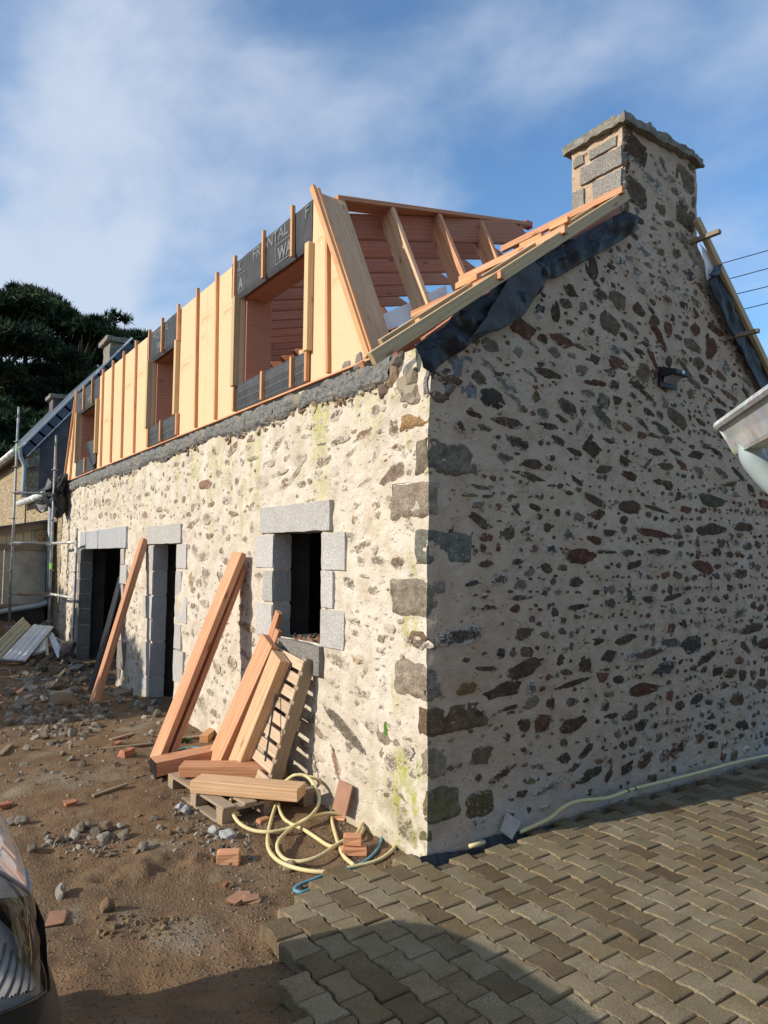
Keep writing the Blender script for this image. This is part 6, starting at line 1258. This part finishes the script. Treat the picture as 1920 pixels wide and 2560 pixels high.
pine(178, 40, 748, 2.2, 4, 'dark pine left of the mossy chimney'); pine(240, 43, 772, 2.2, 5, 'dark pine behind the mossy chimney'); pine(312, 48, 822, 1.7, 6, 'smallest bright-tipped pine above the mossy chimney'); pine(30, 34, 1010, 2.8, 8, 'lower dark pine behind the slate roof'); pine(150, 44, 900, 3.0, 9, 'low dark pine filling the gap above the far chimney')
# ------------------------------------------------------------------ overhead cables
for k, (a, b) in enumerate((((1806, 658), (1920, 626)), ((1823, 697), (1920, 671)), ((1841, 735), (1920, 716)), ((1862, 772), (1920, 758)))):
    P0, P1 = CAM + ray(a) * 30, CAM + ray(b) * 30; d = P1 - P0
    tag(tube('overhead_cable', [tuple(P0 - d * 3), tuple(P0), tuple(P1), tuple(P1 + d * 8)], .02, M_cable, seg=5), ('topmost', 'second from top', 'third from top', 'lowest')[k] + ' overhead cable crossing the sky right of the gable', 'cable', 'overhead cables')
# ------------------------------------------------------------------ outbuilding at the right with its zinc gutter
G_ = Vector((.713, .70, 0)).normalized(); S_ = Vector((.70, -.713, 0)).normalized(); E0 = Vector(CAM + ray((1790, 1062)) * 3.1)
ob = thing('outbuilding', 'building beside the paving showing only the end of its zinc gutter', 'building', (E0.x, E0.y, 0))
def g_(a, s, z): return Vector((0, 0, z)) - G_ * a + S_ * s
prof = [(.012, 2.515), (-.008, 2.53), (-.012, 2.512), (.0, 2.50), (.008, 2.515), (.012, 2.505), (.045, 2.45), (.068, 2.402), (.076, 2.392), (.155, 2.395), (.165, 2.41), (.18, 2.56)]
V, F = [], []
for a in (0, .004, 3.5): V += [g_(a, s, z + .01 * a) for s, z in prof]
k = len(prof)
for j in range(2): F += [(j * k + i, j * k + i + 1, (j + 1) * k + i + 1, (j + 1) * k + i) for i in range(k - 1)]
gt = link('gutter', mesh('gutter', V, F), M_zinc, ob); mo = gt.modifiers.new('t', 'SOLIDIFY'); mo.thickness = .003
prism_ = [g_(.002, s, z) for s, z in prof[5:]]; link('gutter_end', mesh('gutter_end', prism_ + [q + G_ * .004 for q in prism_], [tuple(range(7)), tuple(range(13, 6, -1))] + [(i, i + 7, (i + 1) % 7 + 7, (i + 1) % 7) for i in range(7)]), M_zinc, ob)
V, F = tube_vf([g_(.006, s - .002, z - .002) for s, z in prof[5:11]], .0045, 6); link('solder_seam', mesh('solder_seam', V, F, True), M_galvp, gt).matrix_basis = Matrix()
V, F = tube_vf([g_(0.02, .074, 2.389), g_(3.4, .074, 2.423)], .004, 6); link('solder_seam', mesh('solder_seam', V, F, True), M_galvp, gt).matrix_basis = Matrix()
V, F = tube_vf(smooth_path([g_(.10, .11, 2.42), g_(.10, .115, 2.36), g_(.10, .17, 2.28), g_(.10, .27, 2.17), g_(.10, .31, 2.08), g_(.10, .31, 1.7), g_(.10, .31, .05)], 7), .05, 18); link('downpipe', mesh('downpipe', V, F, True), M_pvc, ob)
def slab(name, a0, a1, s0, s1, z0_, z1_, mat):
    V = [g_(a, s, z) for a in (a0, a1) for s in (s0, s1) for z in (z0_, z1_)]; F = [(0, 1, 3, 2), (4, 6, 7, 5), (0, 4, 5, 1), (2, 3, 7, 6), (0, 2, 6, 4), (1, 5, 7, 3)]; return link(name, mesh(name, V, F), mat, ob)
slab('wall', .12, 3.6, .42, 4.0, -.1, 2.42, M_mas)
V = [g_(0, .13, 2.57), g_(3.7, .13, 2.60), g_(3.7, 2.2, 3.9), g_(0, 2.2, 3.9)]; V += [q + Vector((0, 0, -.05)) for q in V]; link('roof', mesh('roof', V, [(0, 1, 2, 3), (7, 6, 5, 4), (0, 4, 5, 1), (1, 5, 6, 2), (2, 6, 7, 3), (3, 7, 4, 0)]), M_slate, ob)
# ------------------------------------------------------------------ van at the left edge
vn = thing('van', 'silver van with a large clear headlight parked at the left edge', 'van', (-4.455, -.95, -.055))
def mat_paint():
    n = NT('silver_paint'); return n.done(n.mix(n.mr(n.noise(700, 2), .4, .6), (.56, .61, .67), (.60, .65, .71)), .30, None, metal=.08, spec=.5, **{'Coat Weight': 1.0, 'Coat Roughness': .04})
M_paint = mat_paint(); M_chrome = mat_simple('reflector', (.80, .83, .86), .30, .5, .05, bump=0)
n = NT('clear_lens'); tr_ = n.n('ShaderNodeBsdfTransparent'); gl_ = n.n('ShaderNodeBsdfGlossy'); gl_.inputs['Roughness'].default_value = .02; fr_ = n.n('ShaderNodeFresnel'); fr_.inputs['IOR'].default_value = 1.22; mx_ = n.n('ShaderNodeMixShader')
n.t.links.new(fr_.outputs[0], mx_.inputs[0]); n.t.links.new(tr_.outputs[0], mx_.inputs[1]); n.t.links.new(gl_.outputs[0], mx_.inputs[2]); n.t.links.new(mx_.outputs[0], n.t.nodes['Material Output'].inputs['Surface']); M_lens = n.m
n = NT('tinted_glass'); M_tint = n.done((.02, .025, .03), .05, spec=.6)
VC = -.95
ZL = np.array([.22, .32, .45, .56, .61, .66, .72, .80, .86, .94, 1.01, 1.06, 1.12, 1.17, 1.22, 1.27, 1.31, 1.35, 1.39])
XN = np.array([-2.50, -2.43, -2.415, -2.425, -2.43, -2.45, -2.47, -2.475, -2.48, -2.50, -2.52, -2.548, -2.585, -2.64, -2.73, -2.92, -3.14, -3.34, -3.48])
HW = np.array([.80, .82, .83, .83, .83, .83, .835, .84, .84, .84, .84, .838, .825, .81, .79, .765, .75, .74, .735])
NTT = 121; tt = np.r_[np.sin(np.linspace(-math.pi / 2, math.pi / 2, NTT))]
def ring(z, inset=0.0, nb_=6):
    xn = np.interp(z, ZL, XN) - inset; hw = np.interp(z, ZL, HW) - inset; p = 3.2; R_ = .62
    x = xn - R_ * (1 - (1 - np.abs(tt) ** p) ** (1 / p)); y = hw * tt
    xb = np.linspace(-6.5, xn - R_ - .02, nb_ * 3); a = [(q, -hw) for q in xb]; b = [(q, hw) for q in xb[::-1]]
    return np.array(a + list(zip(x, y)) + b)
zz = np.unique(np.r_[ZL, np.linspace(.62, 1.26, 110)])
RG = np.stack([np.c_[ring(z), np.full(len(ring(z)), z)] for z in zz])
RG[..., 0] -= -4.4
cu = len(ring(.8)); 
def in_lamp(i, z, m=0.0):      # i index along the ring, z height
    def one(k):
        if k < 18: s = (17 - k) * .19; t_ = 1.0 + s
        elif k < 18 + NTT: t_ = abs(tt[k - 18])
        else: t_ = 1.0 + (k - 18 - NTT) * .19
        return t_
    t_ = one(i)
    if t_ < .28 or t_ > 1.3: return False
    return lamp_bot(t_) < z < lamp_top(t_)
lamp_top = lambda t: min(1.17, .985 + .9 * max(0, t - .5)); lamp_bot = lambda t: .69 + .42 * max(0, t - .5)
nz_, nr_ = RG.shape[:2]; mB = np.ones((nz_ - 1, nr_ - 1), bool)
zc_ = (zz[:-1] + zz[1:]) / 2
lampm = np.array([[in_lamp(j, z) for j in range(nr_ - 1)] for z in zc_])
bodym = ~lampm; tpar = np.array([(1.0 + (17 - j) * .19) if j < 18 else abs(tt[j - 18]) if j < 18 + NTT else 1.0 + (j - 18 - NTT) * .19 for j in range(nr_ - 1)]); bline = np.array([lamp_bot(t_) if .28 < t_ < 1.3 else .69 for t_ in tpar]); bum = zc_[:, None] <= bline[None]; bodym = bodym & ~bum
link('body', grid_mesh('body', RG, bodym, flip=True), M_paint, vn)
RB = RG.copy(); ctr = np.array([0, VC * 0, 0]); out_ = RG.copy()
RB[..., 0] += .018 * (RG[..., 0] > .6); RB[..., 1] *= 1.012
link('bumper', grid_mesh('bumper', RB, bum & ~lampm, flip=True), M_black, vn)
RL = RG.copy(); RL[..., 0] += .004; RL[..., 1] *= 1.004
Zg, Jg = np.meshgrid(np.arange(nz_), np.arange(nr_), indexing='ij')
RI = np.stack([np.c_[ring(z, .02 + .30 * float(np.clip((z - .72) / .45, 0, 1))), np.full(len(ring(z)), z)] for z in zz]); RI[..., 0] += 4.4; RI[..., 2] = .86 + (RI[..., 2] - .86) * .92
for sgn in (-1, 1):
    sm_ = lampm & ((RG[:-1, :-1, 1] * sgn) > 0)
    hl = link('headlight', grid_mesh('headlight', RI, sm_, flip=True), M_chrome, vn)
    gl = link('lens', grid_mesh('lens', RL, sm_, flip=True), M_lens, hl); gl.matrix_basis = Matrix()
    # rim joining lens and bowl, projector, reflector ribs
    B_ = I2V * np.array([.04, .04, .05]); xh = np.interp(.88, ZL, XN) + 4.4
    for (dx, y_, z_, s_) in ((-.24, .69, .93, 1.2),):
        o = link('projector', tri_mesh('projector', B_ * s_ + np.array([xh + dx, sgn * y_, z_]), I2F, True), M_tint, hl); o.matrix_basis = Matrix()
    for k in range(6):
        z_ = .74 + .022 * k; r_ = ring(z_, .012 + .30 * max(0, (z_ - .72) / .45)); r_ = r_[(r_[:, 1] * sgn > .34) & (r_[:, 0] > -3.0)]; pts = [(q[0] + 4.4, q[1], z_) for q in r_]
        if len(pts) > 3: V, F = tube_vf(pts, .004, 5); o = link('reflector_rib', mesh('reflector_rib', V, F, True), M_galv, hl); o.matrix_basis = Matrix()
    jj = np.where(lampm.any(0) & ((RG[0, :-1, 1] * sgn) > 0))[0]
    for fn in (lamp_top, lamp_bot):
        pts = []
        for t_ in np.linspace(.28, .999, 60):
            z_ = fn(t_); xn_ = np.interp(z_, ZL, XN); hw_ = np.interp(z_, ZL, HW); pts.append((xn_ - .62 * (1 - (1 - t_ ** 3.2) ** (1 / 3.2)) + 4.4 + .003, sgn * hw_ * t_ * 1.003, z_))
        V, F = tube_vf(pts, .0065, 8); o = link('lamp_seal', mesh('lamp_seal', V, F, True), M_black if fn is lamp_bot else M_galv, hl); o.matrix_basis = Matrix()
    # wall of the lamp housing between lens edge and bowl
    V, F = [], []
    for j in jj:
        k = np.where(lampm[:, j])[0]
        for kk in (k[0], k[-1] + 1): V += [RL[kk, j], RI[kk, j]]
    for i in range(len(jj) - 1):
        if jj[i + 1] == jj[i] + 1:
            b = i * 4; F += [(b, b + 1, b + 5, b + 4), (b + 2, b + 6, b + 7, b + 3)]
    o = link('lamp_housing', mesh('lamp_housing', V, F), mat_simple('lamp_housing', (.45, .46, .46), .35, .3, .05, bump=0), hl); o.matrix_basis = Matrix()
# cabin
cab = [(-3.40, 1.36, .74), (-3.72, 1.56, .70), (-4.02, 1.74, .66), (-4.25, 1.83, .63), (-4.6, 1.87, .62), (-6.3, 1.86, .64), (-6.5, 1.80, .66), (-6.55, 1.36, .75)]
V = []; 
for x, z, hw in cab: V += [(x + 4.4, -hw, z), (x + 4.4, hw, z)]
F = [(2 * i, 2 * i + 2, 2 * i + 3, 2 * i + 1)[::-1] for i in range(len(cab) - 1)]
link('windscreen', mesh('windscreen', V, F[:3]), M_tint, vn); link('roof_panel', mesh('roof_panel', V, F[3:6], True), M_paint, vn); link('rear_door', mesh('rear_door', V, F[6:]), M_paint, vn)
for s in (0, 1):
    idx = [2 * i + s for i in range(len(cab))]; link('side_panel', mesh('side_panel', V, [tuple(idx if s else idx[::-1])]), M_paint, vn)
    y = (-.845, .845)[s]
    for x in (-3.35, -5.75):
        wv, wf = tube_vf([(x + 4.4, y - .1, .31), (x + 4.4, y + .1, .31)], .31, 24); wh = link('wheel', mesh('wheel', wv, wf), M_rubber, vn); wv, wf = tube_vf([(x + 4.4, y - .105, .31), (x + 4.4, y + .105, .31)], .19, 18); link('rim', mesh('rim', wv, wf), M_galv, wh).matrix_basis = Matrix()
    V2, F2 = cbox(.10, .16, .18, .03); link('wing_mirror', mesh('wing_mirror', V2, F2), M_black, vn, Matrix.Translation((-3.75, -.95 + (-.88, .88)[s], 1.45)))
bnp = [(ring(z)[18 + NTT // 2][0] + 4.4 + .004, z) for z in (.70, .76, .82, .88)]
V = [(x, y, z) for x, z in bnp for y in (-.38, .38)]; link('grille', mesh('grille', V, [(2 * i, 2 * i + 1, 2 * i + 3, 2 * i + 2) for i in range(3)]), M_black, vn)
# ------------------------------------------------------------------ conifer hedge at the left of the yard, which shades the far wall foot
for k, (x, y, h_) in enumerate(((-8.2, 6.9, 4.1), (-8.0, 8.1, 4.45), (-8.3, 9.4, 4.3), (-8.1, 10.7, 4.6), (-8.2, 12.0, 4.8), (-8.0, 13.3, 5.0))):
    r0 = np.random.default_rng(700 + k); t = thing('conifer', ('nearest', 'second nearest', 'third nearest', 'third farthest', 'second farthest', 'farthest')[k] + ' conifer of the hedge left of the yard', 'tree', (x, y, -.05), 'conifer hedge left of the yard')
    V, F = tube_vf([(0, 0, 0), (.03, .02, h_ * .5), (0, 0, h_ * .95)], [.11, .08, .02], 8); link('trunk', mesh('trunk', V, F, True), M_bark, t)
    m = 1500; hh = r0.random(m) ** .8; rad = .85 * (1 - .55 * hh ** 2.2) * np.sqrt(r0.random(m)); a = r0.uniform(0, 6.28, m); T = np.stack([rad * np.cos(a), rad * np.sin(a), .1 + hh * h_], -1); K = 7
    D_ = r0.normal(size=(m, K, 3)) + np.array([0, 0, .5]); D_ /= np.linalg.norm(D_, axis=2)[..., None]; l = r0.uniform(.12, .24, (m, K, 1)); S = np.cross(D_, r0.normal(size=(m, K, 3))); S /= np.linalg.norm(S, axis=2)[..., None] + 1e-9
    VV = np.stack([T[:, None] + S * .03, T[:, None] - S * .03, T[:, None] + D_ * l], 2).reshape(-1, 3); link('crown', tri_mesh('crown', VV, np.arange(len(VV)).reshape(-1, 3)), M_need, t)
# bits of broken tile and wood on the window sill
its = []
for k in range(40): its.append(((rng.uniform(0, .32), rng.uniform(1.45, 2.1), 1.205 + rng.uniform(0, .012)), (rng.uniform(.008, .03), rng.uniform(.01, .045), rng.uniform(.005, .014)), [(.30, .13, .08), (.25, .17, .11), (.20, .16, .12)][k % 3]))
stuff(rocks('sill_debris', its, M_rub))
